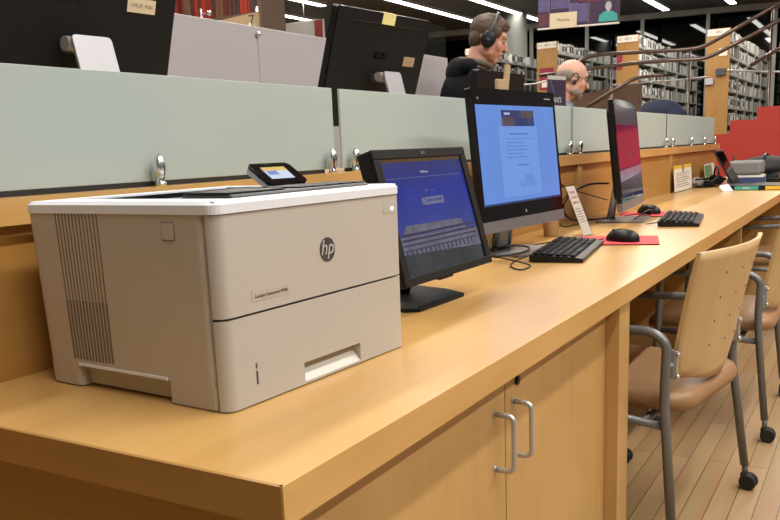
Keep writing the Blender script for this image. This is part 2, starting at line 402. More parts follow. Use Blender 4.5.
b = MB(); b.bb(-.060, -.040, .682, 1.300, .1, TZ-.0465, 'wdoor'); d2 = b.build('door', desk)
for d, y in ((d1, .633), (d2, .715)):
    b = MB(); b.tube(fillet([(-.040, y, .622), (-.004, y, .622), (-.004, y, .522), (-.040, y, .522)], .014), .0048, 'silver', 12)
    for z in (.622, .522): b.lathe([(.0075, 0), (.0075, .002)], 'silver', T(-.040, y, z) @ RY(90), 14)
    b.build('handle', d)
b = MB(); b.lathe([(.0085, 0), (.0085, .004), (.006, .005)], 'black', T(-.040, .735, .656) @ RY(90), 18); b.build('lock', d2)

# hutch: the raised back with its recessed panels and dividers
hutch = thing('desk_hutch', 'low maple hutch with ledge along the back of the desk', 'hutch', (-.70, 0, 0))
b = MB(); b.bb(-.10, .053, -1.5, 6.62, .982, 1.0235, 'wedge'); b.build('ledge', hutch)
b = MB(); b.bb(-.02, .034, -1.5, 6.6, TZ-.6, .982, 'wback'); b.build('back_panel', hutch)
for y in (1.18, 3.02, 4.87):
    b = MB(); b.bb(.034, .046, y-.03, y+.03, TZ, .982, 'wdoor'); b.build('divider', hutch)
counter = thing('service_counter', 'raised maple counter on the far side of the glass screens', 'counter', (-1.05, 0, 0))
b = MB(); b.bb(-.17, .248, -1.5, 6.62, .985, 1.02, 'wtop'); b.build('countertop', counter)
b = MB(); b.bb(.20, .24, -1.5, 6.6, 0, .985, 'wback'); b.build('support_panel', counter)

# glass screens on the ledge
panes = [(-.68, 1.158, 'frosted glass screen behind the printer'), (1.192, 3.022, 'frosted glass screen behind the tilted touch monitor'),
         (3.062, 4.90, 'frosted glass screen behind the crimson-screen computer'), (4.95, 6.64, 'rightmost frosted glass screen at the far end of the ledge')]
for y0, y1, lab in panes:
    t = thing('glass_screen', lab, 'glass screen', (-.70, (y0+y1)/2, 1.0235), 0, None)
    h = (y1-y0)/2
    b = MB(); b.bb(-.003, .003, -h, h, .010, .208, 'frost', bev=.0008); b.build('glass_pane', t)
    b = MB(); b.bb(-.006, .004, -h+.02, h-.05, .0005, .0095, 'rubber'); b.build('gasket', t)
CP = [(-.40, 'at the frame left'), (.535, 'behind the back edge of the printer'), (1.118, 'right foot of the pane behind the printer'), (1.225, 'left foot of the pane behind the touch monitor'),
      (2.955, 'left of the pair right of the blue screen'), (3.10, 'right of the pair right of the blue screen'), (4.02, 'behind the crimson-screen computer'), (4.83, 'left of the pair above the notice'),
      (5.02, 'right of the pair above the notice'), (5.62, 'third from the far end'), (6.12, 'second from the far end'), (6.58, 'last one at the far end')]
clip0 = None
for y, lab in CP:
    lb = 'chrome glass clamp on the ledge, %s' % lab
    if not clip0:
        clip0 = thing('glass_clamp', lb, 'glass clamp', (-.678, y, 1.0235), 0, 'chrome clamps on the ledge')
        b = MB(); b.lathe([(.011, 0), (.011, .006), (.0075, .010), (.010, .020), (.0125, .031), (.0125, .039), (.0105, .049), (.0065, .057), (.0015, .061)], 'chrome', seg=18); b.build('clamp_body', clip0)
        b = MB(); b.bb(-.0185, -.008, -.006, .006, .011, .030, 'chrome'); b.build('clamp_jaw', clip0)
    else: dup(clip0, lb, (-.678, y, 1.0235))

# ================================================================== PRINTER
pr = thing('printer', 'large beige office laser printer on the near end of the desk', 'printer', (-.3863, .3852, TZ), -3.11)
HB = .262
b = MB()
b.prism(rrect(-.188, .166, -.209, .209, .012), HB-.034, 'beigew', T(0, 0, .034), False)
b.prism(rrect(-.188, -.116, -.209, .209, .010), .032, 'beigew', T(0, 0, .002)); b.prism(rrect(.074, .166, -.209, .209, .006), .032, 'beigew', T(0, 0, .002))
b.bb(-.12, .08, -.195, .195, .004, .034, 'beigew')
b.bb(-.116, .074, -.2105, -.20, .034, .038, 'white')
b.build('shell', pr)
b = MB()
for k in range(13):
    x = -.124+k*.0071; b.bb(x-.0011, x+.0011, -.2094, -.2085, .136, .262, 'beiged')
for k in range(13):
    x = -.124+k*.0071; b.bb(x-.0019, x+.0019, -.2096, -.2085, .044, .135, 'beiged')
b.build('side_vents', pr)
b = MB(); b.prism(rrect(.0895, .114, .228, .252, .002), .0008, 'beiged', T(0, -.209, 0) @ FY); b.prism(rrect(.0905, .113, .229, .251, .002), .0014, 'beigew', T(0, -.209, 0) @ FY); b.build('side_latch', pr)
b = MB(); b.prism(rrect(.170, .188, -.209, .209, .02, 16, (.012, 0, 0, .018)), HB-.128, 'beige', T(0, 0, .127), True); fd = b.build('front_door', pr)
for f in fd.data.polygons: f.use_smooth = False
b = MB()
prof = rrect(.170, .188, -.209, .209, .02, 6, (.012, 0, 0, .018))
b.prism(rrect(.150, .1695, -.203, .206, .004), HB-.004, 'dseam', T(0, 0, .003)); b.build('seam_core', pr)
# paper tray with a pull recess
tr = MB()
def front_slab(bm_, z0, z1, y0, y1, rs): bm_.prism(rrect(.170, .188, y0, y1, .02, 16, rs), z1-z0, 'beige', T(0, 0, z0))
front_slab(tr, .034, .1235, -.209, .209, (.012, 0, 0, .018)); front_slab(tr, .002, .034, -.209, -.056, (0, 0, 0, .018)); front_slab(tr, .002, .034, .084, .209, (.012, 0, 0, 0))
front_slab(tr, .002, .0055, -.056, .084, (0, 0, 0, 0))
tray = tr.build('paper_tray', pr)
b = MB(); b.bb(.1696, .1702, -.056, .084, .0055, .034, 'beige'); b.prism([(.1703, .0056), (.1875, .0056), (.1703, .028)], .138, 'tray', T(0, .083, 0) @ Matrix(((1, 0, 0, 0), (0, 0, -1, 0), (0, 1, 0, 0), (0, 0, 0, 1)))); b.build('tray_handle', tray)
b = MB(); b.bb(.1878, .1884, -.158, -.155, .050, .0575, 'dgrey'); b.bb(.1878, .1884, -.158, -.1545, .028, .047, 'dgrey'); b.build('level_mark', tray)
b = MB(); b.lathe([(.0182, 0), (.0182, .0006)], 'dgrey', T(.188, .0125, .192) @ RY(90), 36)
b.text('hp', .0315, 'beige', T(.1888, .0115, .1945) @ FX, .0003, shear=.25); b.build('emblem', fd)
b = MB(); b.prism(rrect(-.156, -.077, .141, .156, .001), .0005, 'beigew', T(.188, 0, 0) @ FX); b.text('LaserJet Enterprise M506', .0066, 'dgrey', T(.1887, -.1165, .1475) @ FX, .0002); b.build('nameplate', fd)
b = MB(); b.prism(rrect(.165, .199, .232, .246, .003), .0006, 'beige', T(.188, 0, 0) @ FX); b.prism(rrect(.186, .194, .2355, .2425, .003), .0012, mat('lamp_white', (.75, .9, 1), .4, emit=.7), T(.188, 0, 0) @ FX); b.build('power_button', fd)
# white lid with output recess
b = MB()
LZ = HB
def ring(z, inset, zt=None):
    return [(x, y, z) for x, y in rrect(-.190+inset, .190-inset, -.211+inset, .211-inset, .016, 5)]
o0, o1, o2 = ring(LZ, 0), ring(LZ+.012, .0), ring(LZ+.0165, .006)
n = len(o0); rings = [[b.bm.verts.new(p) for p in rr] for rr in (o0, o1, o2)]
fs = []
for a, c in zip(rings, rings[1:]):
    for k in range(n): fs.append(b.bm.faces.new((a[k], a[(k+1) % n], c[(k+1) % n], c[k])))
fs.append(b.bm.faces.new(rings[0][::-1])); b._fin(fs, 'white')
# top skin with a hole: strips around the recess
zt = LZ+.0165; rx0, rx1, ry0, ry1 = -.15, .160, -.150, .168
b.bb(-.184, rx0, -.204, .204, zt-.003, zt, 'white'); b.bb(rx1, .184, -.204, .204, zt-.003, zt, 'white'); b.bb(rx0, rx1, -.204, ry0, zt-.003, zt, 'white'); b.bb(rx0, rx1, ry1, .204, zt-.003, zt, 'white')
b.build('lid', pr)
b = MB(); b.bb(rx0, rx1, ry0, ry1, LZ+.0005, LZ+.003, 'dgrey'); b.bb(-.05, .0, -.12, .06, LZ+.003, LZ+.012, 'dgrey', bev=.003); b.bb(.06, .158, -.145, .165, LZ+.003, LZ+.021, 'dgrey', bev=.004)
for k in range(5): b.bb(.075, .15, .005+k*.034, .031+k*.034, LZ+.021, LZ+.0235, 'black', bev=.001)
b.bb(.065, .150, -.144, -.03, LZ+.021, LZ+.024, 'black', bev=.001)
b.build('output_bin', pr)
# tilting touch display
b = MB(); cpm = T(.014, .125, LZ+.020) @ RZ(-7) @ RY(33)
b.prism(rrect(-.0300, .0300, -.042, .042, .009), .009, 'white', cpm @ T(-.022, 0, -.003)); b.prism(rrect(-.0305, .0305, -.0425, .0425, .009), .005, 'gloss', cpm @ T(-.022, 0, .006))
cp = b.build('control_panel', pr)
b = MB(); sm = cpm @ T(-.022, 0, .0112)
b.bb(-.017, .017, -.026, .026, 0, .0003, screen_mat('printer_screen', (.62, .70, .85), 1.0), sm); b.bb(-.017, -.006, -.026, .026, .0003, .0006, screen_mat('printer_screen_bar', (.75, .52, .15), 1.0), sm); b.bb(-.006, .006, -.022, .0, .0003, .0006, screen_mat('printer_icon', (.2, .3, .6), 1.0), sm)
b.build('screen', cp)

# the case widens slightly towards its top, at the back and on the far side
seen = set()
for o in pr.children:
    for v in o.data.vertices:
        q = max(0, min(1.1, v.co.z/.262))
        if v.co.x < 0: v.co.x *= 1.02*(1+.085*q)
        if v.co.y > .1: v.co.y *= 1.02+.012*q
        elif v.co.y < -.1: v.co.y *= 1.018
# ================================================================== TOUCH MONITOR
def frame_on(cx, cy, cz, yawd, tilt):
    """local x right when facing the screen (+y), local y up, local z out of the screen"""
    return T(cx, cy, cz) @ RZ(yawd) @ RY(-tilt) @ FX
tm = thing('touch_monitor', 'black thick-framed touch monitor tilted back beside the printer', 'monitor', (-.36, .967, TZ), -1.5)
PM = T(.045, 0, .940-TZ) @ RY(-14.8) @ FX
w, h = .393/2, .277/2
b = MB(); b.prism(rrect(-w, w, -h, h, .006), .028, 'blackm', PM @ T(0, 0, -.030)); 
# bezel as four bars
for (x0, x1, y0, y1) in ((-w, w, h-.020, h), (-w, w, -h, -h+.018), (-w, -w+.024, -h+.018, h-.020), (w-.024, w, -h+.018, h-.020)):
    b.bb(x0, x1, y0, y1, -.002, .006, 'blackm', PM, bev=.002)
b.prism(rrect(-w+.05, w-.05, -h+.05, h-.03, .01), .03, 'blackm', PM @ T(0, 0, -.060))
b.text('ELO', .009, 'inkgrey', PM @ T(0, h-.010, .0065)); b.build('housing', tm)
b = MB(); x0, x1, y0, y1 = -w+.024, w-.024, -h+.018, h-.020
sa = screen_mat('dusk_sky', (.03, .045, .30), .85, grad=[(0, (.10, .10, .14)), (.40, (.045, .06, .28)), (.7, (.025, .04, .30)), (1, (.045, .045, .16))], noise=.35, nscale=14)
sb = screen_mat('building_photo', (.16, .15, .21), .8, noise=.6, nscale=40); sc_ = screen_mat('building_dark', (.055, .05, .10), .8, noise=.4, nscale=60); sd = screen_mat('street_photo', (.05, .055, .06), .8, noise=.5, nscale=20)
sl = screen_mat('pale_text', (.35, .36, .5), .8); sg = screen_mat('button_grey', (.17, .18, .27), .9); sbr = screen_mat('top_strip', (.12, .07, .03), .8)
b.bb(x0, x1, y0, y1, -.001, 0, sa, PM)
b.quad([(x0, y0, .0003), (x1, y0, .0003), (x1, y0+.03, .0003), (x0, y0+.045, .0003)], sd, PM)
b.quad([(x0, y0+.045, .0004), (x1, y0+.03, .0004), (x1, y0+.072, .0004), (x0, y0+.082, .0004)], sb, PM)
b.quad([(x0+.02, y0+.082, .0005), (x1-.05, y0+.075, .0005), (x1-.07, y0+.098, .0005), (x0+.04, y0+.102, .0005)], sb, PM)
for k in range(4): b.bb(x0+.01, x1-.01, y0+.050+k*.011-.001*k, y0+.0525+k*.011, .0006, .0007, sc_, PM)
for k in range(16): b.bb(x0+.015+k*.019, x0+.021+k*.019, y0+.038, y0+.050, .0006, .0007, sc_, PM)
b.bb(x0, x1, y1-.007, y1, .0004, .0006, sbr, PM)
b.prism(rrect(-.045, .05, .018, .034, .003), .0003, sg, PM @ T(0, 0, .0003)); b.text('TOUCH TO START', .0085, sa, PM @ T(.006, .026, .0009))
b.text('Welcome', .008, sl, PM @ T(-.005, .089, .0006)); b.bb(x0+.01, x1-.02, .078, .0788, .0004, .0006, sg, PM)
for a, c in (((-.07, .075), (-.035, .03)), ((-.035, .03), (.0, .07)), ((-.04, .035), (-.04, .01)), ((-.02, .045), (.015, .048)), ((-.06, .06), (-.08, .05))):
    b.tube([PM @ V((a[0], a[1], .0006)), PM @ V((c[0], c[1], .0006))], .0009, sc_, 4)
b.build('screen', tm)
b = MB(); b.cone((-.05, 0, .028), (-.005, 0, .16), .022, .03, 'blackm'); b.build('stand_neck', tm)
b = MB()
bp = [(-.10, -.105), (-.10, .105), (.03, .118), (.058, .10), (.058, -.10), (.03, -.118)]
b.prism(bp, .008, 'blackm', T(0, 0, 0)); 
vb = [b.bm.verts.new((x*1, y*1, .008)) for x, y in bp]; vt = [b.bm.verts.new((x*.80-.01, y*.8, .024 if x < 0 else .017)) for x, y in bp]
fs = [b.bm.faces.new((vb[k], vb[(k+1) % 6], vt[(k+1) % 6], vt[k])) for k in range(6)]+[b.bm.faces.new(vt)]; b._fin(fs, 'blackm')
b.build('base', tm)
b = MB(); b.box((.045, .03, .058), (.02, .06, .012), 'blackm', I4, .004); b.build('card_slot', tm)

# ================================================================== ALL IN ONE COMPUTERS (facing the camera side)
def aio(label, c, yawd, tilt, w, h, scr):
    cx, cy, cz = c
    t = thing('desktop_computer', label, 'computer', (cx, cy, TZ), yawd)
    PM = T(0, 0, cz-TZ) @ RY(-tilt) @ FX
    w2, h2 = w/2, h/2
    b = MB(); b.prism(rrect(-w2, w2, -h2+.034, h2, .008), .018, 'black', PM @ T(0, 0, -.020)); b.prism(rrect(-w2+.04, w2-.04, -h2+.05, h2-.03, .03), .016, 'blackm', PM @ T(0, 0, -.036)); b.build('housing', t)
    b = MB(); b.prism(rrect(-w2, w2, -h2+.034, h2, .008), .0022, 'gloss', PM @ T(0, 0, -.002))
    b.text('hp', .012, 'silverp', PM @ T(-w2+.035, h2-.028, .0005), shear=.2); b.box((w2-.055, h2-.022, .0004), (.045, .003, .0005), 'silverp', PM)
    b.box((0, -h2+.050, .0004), (.006, .009, .0005), 'silverp', PM); b.build('front_glass', t)
    b = MB(); b.prism(rrect(-w2, w2, -h2, -h2+.034, .006, 5, (0, 0, .006, .006)), .022, 'chinsil', PM @ T(0, 0, -.0215)); b.build('chin', t)
    b = MB(); scr(b, PM, w2, h2); b.build('screen', t)
    # leaning plate stand and foot
    b = MB(); z0 = cz-TZ
    top = V((-.035, 0, z0-.01)); bot = V((-.075, 0, .012))
    for s in (-1, 1): b.cone(top+V((0, s*.03, 0)), bot+V((0, s*.045, 0)), .008, .010, 'silver')
    b.quad([top+V((.004, -.03, 0)), top+V((.004, .03, 0)), bot+V((.004, .045, 0)), bot+V((.004, -.045, 0))], 'silver')
    b.quad([top+V((-.006, -.03, 0)), top+V((-.006, .03, 0)), bot+V((-.006, .045, 0)), bot+V((-.006, -.045, 0))], 'silver'); b.build('stand_arm', t)
    b = MB(); b.prism(rrect(-.12, .075, -.13, .13, .02), .008, 'chinsil'); b.build('base', t)
    return t
def scr_blue(b, PM, w2, h2):
    x0, x1, y0, y1 = -w2+.017, w2-.017, -.105-.03+.004, .165+.012
    y0 = -h2+.078; y1 = h2-.047
    bl = screen_mat('web_blue', (.135, .27, .70), .95, noise=.12, nscale=5); li = screen_mat('web_panel', (.17, .32, .76), .95, noise=.06, nscale=9)
    dk = screen_mat('web_banner', (.035, .045, .14), 1.0, noise=.5, nscale=30); br = screen_mat('web_banner_brown', (.10, .065, .08), 1.0, noise=.5, nscale=40); tx = screen_mat('web_text', (.05, .11, .36), 1.0); wh = screen_mat('web_white', (.5, .6, .9), 1.0)
    b.bb(x0, x1, y0, y1, 0, .0008, bl, PM); b.bb(-.13, .12, y0+.02, .10, .0008, .0010, li, PM)
    b.bb(-.105, .105, y1-.062, y1-.014, .0010, .0013, dk, PM); b.bb(-.105, -.03, y1-.062, y1-.035, .0013, .0015, br, PM); b.bb(.02, .10, y1-.037, y1-.016, .0013, .0015, br, PM)
    b.text('LIBRARY', .010, wh, PM @ T(-.07, y1-.025, .0016))
    b.text('Welcome to the library computers', .0085, tx, PM @ T(.0, y1-.085, .0012)); b.bb(-.11, .11, y1-.10, y1-.0992, .001, .0012, tx, PM)
    for k in range(5): b.bb(-.09, .02+.02*(k % 3), y1-.112-k*.011, y1-.1105-k*.011, .001, .0012, tx, PM)
    b.text('Please choose an option', .007, tx, PM @ T(.01, y1-.18, .0012))
    for k in range(2): b.prism(rrect(-.02+k*.06, .03+k*.06, y0+.045, y0+.058, .002), .0002, bl, PM @ T(0, 0, .001))
    for k in range(4): b.bb(.01, .07, y0+.062+k*.006, y0+.0635+k*.006, .001, .0012, tx, PM)
    b.bb(x0, x1, y0, y0+.006, .0010, .0013, dk, PM)
def scr_red(b, PM, w2, h2):
    x0, x1, y0, y1 = -w2+.017, w2-.017, -h2+.060, h2-.028
    cr = screen_mat('crimson_screen', (.19, .012, .045), .9, noise=.15, nscale=4); gr = screen_mat('reflection_text_grey', (.10, .07, .08), .9); cl = screen_mat('cloud_photo', (.20, .17, .23), .9, noise=.8, nscale=18); dk = screen_mat('dark_photo', (.02, .015, .03), .9)
    b.bb(x0, x1, y0, y1, 0, .0008, cr, PM); b.bb(x0, x1, y1-.07, y1-.0, .0008, .0010, gr, PM)  # grey strip paints a reflection across the screen top
    b.bb(x0, x1, y0, y0+.11, .0008, .0010, dk, PM); b.quad([(x0, y0+.055, .0012), (x1, y0+.075, .0012), (x1, y0+.11, .0012), (x0, y0+.10, .0012)], cl, PM)
    b.text('Welcome', .02, gr, PM @ T(0, 0, .001))
aio('black all-in-one computer showing a bright blue web page', (-.467, 1.85, 1.031), -5.9, 5.5, .541, .419, scr_blue)
aio('black all-in-one computer with a crimson screen, seen at a steep angle', (-.42, 2.96, 1.018), 6, 5.8, .60, .44, scr_red)

# ================================================================== KEYBOARDS, MICE, PADS
kb = thing('keyboard', 'black keyboard in front of the blue-screen computer', 'keyboard', (-.318, 1.865, TZ), 9)
b = MB(); wk, lk = .152, .462
pf = [(-wk/2, .022), (-wk/2, .003), (wk/2, .002), (wk/2, .012), (wk/2-.02, .015)]
mxk = Matrix(((1, 0, 0, 0), (0, 0, 1, -lk/2), (0, 1, 0, 0), (0, 0, 0, 1)))
b.prism(pf, lk, 'black', mxk); b.build('case', kb)
slope = math.atan2(.022-.014, .13)
km = T(-.003, 0, .0185) @ Matrix.Rotation(slope, 4, 'Y')
b = MB()
for row in range(6):
    x = -.058+row*.0212; z = .0005
    if row < 5: ks = [( -.213+.0193*c, .0165) for c in range(15)]+[(.0193*(15+c)-.205, .0165) for c in range(3)]+[(.150+.0193*c, .0165) for c in range(4)]
    else: ks = [(-.211, .02), (-.187, .02), (-.163, .02), (-.085, .11), (-.012, .02), (.014, .02), (.04, .02), (.0843, .0165), (.1036, .0165), (.123, .0165), (.160, .036), (.190, .0165), (.2085, .0165)]
    for y, wy in ks:
        if row == 0 and (c := round((y+.213)/.0193)) in (1, 14): continue
        b.box((x, y, z+.003), (.0160, wy, .006), 'blackm', km, .0015, 1)
o = b.build('keys', kb); o['kind'] = 'stuff'
for p in o.data.polygons: p.use_smooth = False
dup(kb, 'black keyboard near the desk front before the crimson-screen computer', (-.195, 2.93, TZ), 8)
pad = MB().prism(rrect(-.13, .13, -.125, .125, .006), .003, 'blackm').prism(rrect(-.1295, .1295, -.1245, .1245, .006), .0012, 'redpad', T(0, 0, .003)).build('mouse_pad', None, (-.255, 2.20, TZ), 14)
tag(pad, 'red mouse pad beside the nearer keyboard', 'mouse pad', 'red mouse pads')
pad2 = dup(pad, 'red mouse pad behind the farther keyboard', (-.40, 3.25, TZ), 14)
def mouse(label, loc, rz):
    t = thing('computer_mouse', label, 'mouse', loc, rz, 'black mice')
    b = MB(); g = bmesh.ops.create_uvsphere(b.bm, u_segments=28, v_segments=18, radius=1)
    for v in g['verts']:
        x, y, z = v.co; 
        v.co = V((x*.033*(1-.12*y), y*.064, max(z, -.15)*.036*(1-.18*y*abs(y))+.0055))
    b._fin(b.bm.faces[:], 'black', True); b.build('shell', t)
    b = MB(); b.box((0, .0, .0), (.0012, .05, .001), 'dgrey', T(0, .03, .036) @ RX(-20)); b.lathe([(.009, -.003), (.0095, 0), (.009, .003)], 'dgrey', T(0, .033, .030) @ RY(90), 16); b.build('scroll_wheel', t)
    return t
m1 = mouse('black mouse on the nearer red mouse pad', (-.235, 2.17, TZ+.0042), 70)
dup(m1, 'black mouse on the farther red mouse pad', (-.41, 3.27, TZ+.0042), 60)

# cables
def cable(name, label, pts, r=.0022, m='black', cat='cable', cl=None):
    b = MB(); b.tube(catmull(pts, 8), r, m, 7); return tag(b.build(name), label, cat)
z = TZ+.0028
cable('keyboard_cable', 'thin black cable looping from the nearer keyboard to the blue-screen computer', [(-.385, 1.68, z+.008), (-.40, 1.62, z), (-.37, 1.52, z), (-.32, 1.47, z), (-.33, 1.56, z), (-.42, 1.60, z+.010), (-.50, 1.66, z+.012), (-.53, 1.72, z+.05)])
cable('power_cable', 'black power cable tangled on the foot of the blue-screen computer', [(-.50, 1.80, .90), (-.50, 1.74, .84), (-.50, 1.68, .79), (-.47, 1.60, z+.02), (-.44, 1.66, z+.012), (-.42, 1.76, z+.012), (-.45, 1.86, z+.012), (-.50, 1.84, z+.018), (-.54, 1.74, z+.014), (-.58, 1.70, z)], .003)
cable('mouse_cable', 'thin dark cable running from the nearer mouse behind the keyboard', [(-.293, 2.155, z+.010), (-.33, 2.13, z+.004), (-.42, 2.20, z), (-.47, 2.10, z), (-.52, 1.95, z), (-.55, 1.78, z+.012), (-.52, 1.70, z+.012)], .002)
cable('data_cable', 'thick black cable arching from the back of the crimson-screen computer', [(-.470, 2.83, .905), (-.53, 2.74, .905), (-.58, 2.66, .87), (-.60, 2.64, .81), (-.58, 2.70, .765), (-.53, 2.80, z+.014), (-.48, 2.95, z+.012)], .0042)
cable('looped_cable', 'thin black cable in a raised loop behind the crimson-screen computer', [(-.50, 2.92, .83), (-.55, 2.78, .865), (-.60, 2.68, .895), (-.62, 2.63, .915), (-.60, 2.60, .92), (-.59, 2.66, .875), (-.62, 2.60, .81), (-.60, 2.62, z+.004), (-.56, 2.72, z+.004)], .0025)
cable('headset_cable', 'thin black cable circling on the foot of the crimson-screen computer', [(-.37, 2.85, z+.012), (-.34, 2.95, z+.04), (-.35, 3.08, z+.03), (-.38, 3.16, z+.004), (-.43, 3.10, z+.012), (-.44, 2.98, z+.014)], .0025)
cable('lead_cable', 'thin cable lying across the desk towards the farther keyboard', [(-.30, 2.98, z), (-.28, 2.86, z), (-.29, 2.74, z+.004), (-.285, 2.70, z+.008)], .002)

# instruction card in acrylic holder, paper cup
t = thing('card_holder', 'clear acrylic holder leaning back with a printed instruction card', 'card holder', (-.40, 2.33, TZ), -4)
PMc = T(0, 0, 0) @ RY(-22) @ FX
b = MB(); b.bb(-.043, .043, .0, .20, -.0035, -.002, 'clear', PMc); b.bb(-.043, .043, .003, .20, .002, .0035, 'clear', PMc); b.bb(-.05, .05, -.05, .02, .0, .003, 'clear', T(0, 0, 0) @ Matrix(((0, 1, 0, 0), (1, 0, 0, 0), (0, 0, 1, 0), (0, 0, 0, 1)))); b.build('holder', t)
b = MB(); b.bb(-.039, .039, .006, .194, -.001, .0005, 'paper', PMc)
for i, (s, c) in enumerate((('PLEASE', 'inkred'), ('DO NOT', 'inkred'), ('UNPLUG', 'inkred'))): b.text(s, .014, c, PMc @ T(0, .170-i*.02, .0007))
for i in range(6): b.bb(-.028, .028-.008*(i % 2), .055+i*.010, .0585+i*.010, .0005, .0008, 'inkgrey', PMc)
b.build('card', t)
t = MB().lathe([(.026, 0), (.0265, .003), (.031, .075), (.030, .076), (.0255, .006)], 'cup', T(0, 0, 0)).build('cardboard_cup', None, (-.535, 2.31, TZ))
tag(t, 'small brown cardboard cup on the desk behind the blue-screen computer', 'cup')

# ================================================================== BACKS OF THE TWO COMPUTERS BEYOND THE GLASS
def back_computer(label, cx, cy, cz, yawd, tilt, w, h, note, texty=.060):
    t = thing('desktop_computer', label, 'computer', (cx, cy, 1.02), yawd)
    # local: back faces +x; top leans to +x
    PM = T(0, 0, cz-1.02) @ RY(tilt) @ FX
    w2, h2 = w/2, h/2
    b = MB(); b.prism(rrect(-w2, w2, -h2, h2, .012), .022, 'black', PM @ T(0, 0, -.022)); b.prism(rrect(-w2+.006, w2-.006, -h2+.006, h2-.006, .012), .004, 'blackm', PM)
    b.box((.02, h2-.040, .0042), (w-.14, .008, .002), 'rubber', PM, .001); b.text('acer', .050, 'gloss', PM @ T(0, texty, .0045), .0006); b.build('housing', t)
    b = MB(); b.bb(-w2+.015, w2-.015, -h2+.03, h2-.015, -.0235, -.022, 'gloss', PM); b.build('screen', t)
    b = MB(); top = V((.066, 0, cz-1.02-.008)); bot = V((.150, 0, .012)); wv = .050
    d = (bot-top).normalized(); nrm = V((0, 1, 0)).cross(d).normalized()
    mx = Matrix((V((0, 1, 0)), -d, nrm)).transposed().to_4x4(); mx.translation = top
    L = (bot-top).length
    b.prism(rrect(-wv, wv, -L, 0, .010, 5, (.010, .010, 0, 0)), .007, 'silverp', mx @ T(0, 0, -.0035))
    b.build('stand_plate', t)
    b = MB(); b.tube([(top.x-.022, -.052, top.z-.016), (top.x-.022, .046, top.z-.016)], .016, 'silverp', 18); b.box((.018, 0, top.z-.016), (.04, .07, .03), 'dgrey'); b.build('hinge', t)
    b = MB(); b.prism(rrect(-.10, .15, -.12, .12, .02), .010, 'silverp'); b.build('base', t)
    if note: note(t, PM, w2, h2)
    return t
def note1(t, PM, w2, h2):
    b = MB(); b.bb(.135, .215, .068, .100, .0042, .0048, 'cream', PM); b.text('CMLSF_PubS', .012, 'inkgrey', PM @ T(.175, .084, .005)); b.build('asset_sticker', t)
def note2(t, PM, w2, h2):
    b = MB(); b.bb(.145, .215, .028, .062, .0042, .0048, 'tan', PM); b.text('PS 04', .016, 'inkgrey', PM @ T(.18, .045, .005)); b.build('asset_sticker', t)
    b = MB(); b.bb(-.03, .045, h2-.04, h2+.001, .0042, .0050, 'yellow', PM); b.bb(-.03, .045, h2+.0005, h2+.002, -.015, .0050, 'yellow', PM); b.build('sticky_note', t)
back_computer('black back of the nearest computer beyond the glass, cut off by the frame top', -1.083, .705, 1.353, -5.4, 18, .556, .397, note1, .088)
back_computer('black computer back with a yellow note on its top edge', -1.083, 2.02, 1.353, -5.4, 18, .556, .397, note2)
# third screen in front of the standing man
t = thing('desktop_monitor', 'small black monitor back in front of the man with headphones', 'monitor', (-1.02, 2.98, 1.02), -4)
PM = T(0, 0, .215) @ RY(8) @ FX
b = MB(); b.prism(rrect(-.23, .23, -.165, .165, .010), .03, 'black', PM @ T(0, 0, -.03)); b.box((-.14, .085, .001), (.05, .006, .002), 'silverp', PM @ RZ(0)); b.build('housing', t)
b = MB(); b.cone((0, 0, .02), (0, 0, .20), .015, .015, 'black'); b.build('stand_neck', t)
b = MB(); b.prism(rrect(-.08, .10, -.10, .10, .02), .01, 'black'); b.build('base', t)
# tan document holder
t = thing('document_holder', 'tan wooden document holder standing right of the small black monitor', 'document holder', (-.90, 2.70, 1.02), -10)
b = MB(); b.prism([(-.035, .0), (.0, .0), (.075, .385), (.048, .388)], .012, 'tan', T(0, 0, 0) @ FX); b.build('upright', t)
b = MB(); b.box((0.012, .0, .30), (.016, .075, .05), 'tan', I4, .003); b.build('clip', t)
b = MB(); b.bb(-.05, .05, -.06, .06, 0, .012, 'tan'); b.build('base', t)
# purple flyer
t = thing('flyer_stand', 'dark purple flyer with white lettering in a clear upright stand', 'sign', (-.80, 3.13, 1.0235), -14)
PM = T(0, 0, 0) @ FX
b = MB(); b.bb(-.078, .078, .003, .355, -.002, 0, 'clear', PM); b.bb(-.078, .078, .003, .355, .002, .004, 'clear', PM); b.box((0, 0, .0015), (.08, .20, .003), 'clear'); b.build('holder', t)
b = MB(); b.bb(-.074, .074, .006, .335, .0003, .0015, 'purple', PM); b.bb(-.074, .074, .335, .352, .0003, .0015, 'paper', PM); b.text("DAN'S", .034, 'inkwhite', PM @ T(-.012, .245, .0018)); b.text('COMPUTER', .021, 'inkwhite', PM @ T(0, .195, .0018)); b.text('workshop', .020, 'inkwhite', PM @ T(.015, .155, .0018))
b.quad([(-.06, .335, .0017), (-.045, .335, .0017), (-.015, .27, .0017), (-.027, .27, .0017)], 'purple2', PM); b.build('flyer', t)

# ================================================================== LILAC PARTITION
lp = thing('office_partition', 'pale lilac partition panels with thin posts behind the men', 'partition', (-1.80, 0, 0))
yp = [-1.2, 1.97, 2.35, 4.02]
for a, c in ((-1.2, .553), (.557, 2.238), (2.242, 4.02)):
    b = MB(); b.bb(-.012, .012, a, c, .25, 1.602, 'lilac', bev=.002); b.build('panel', lp)
for y, zz in ((.555, 1.63), (1.943, 1.622), (2.234, 1.572), (3.766, 1.759)):
    b = MB(); b.tube([(-.02, y, 0), (-.02, y, max(1.62, zz+.02))], .0045, 'postm', 10); b.tube([(-.02, y, zz), (.02, y, zz)], .003, 'postm', 8); b.ell((.022, y, zz), (.010, .010, .010), 'chrome'); b.build('post', lp)
b = MB(); b.bb(-.003, .003, 2.25, 4.02, 1.604, 1.78, 'clear'); b.build('clear_panel', lp)

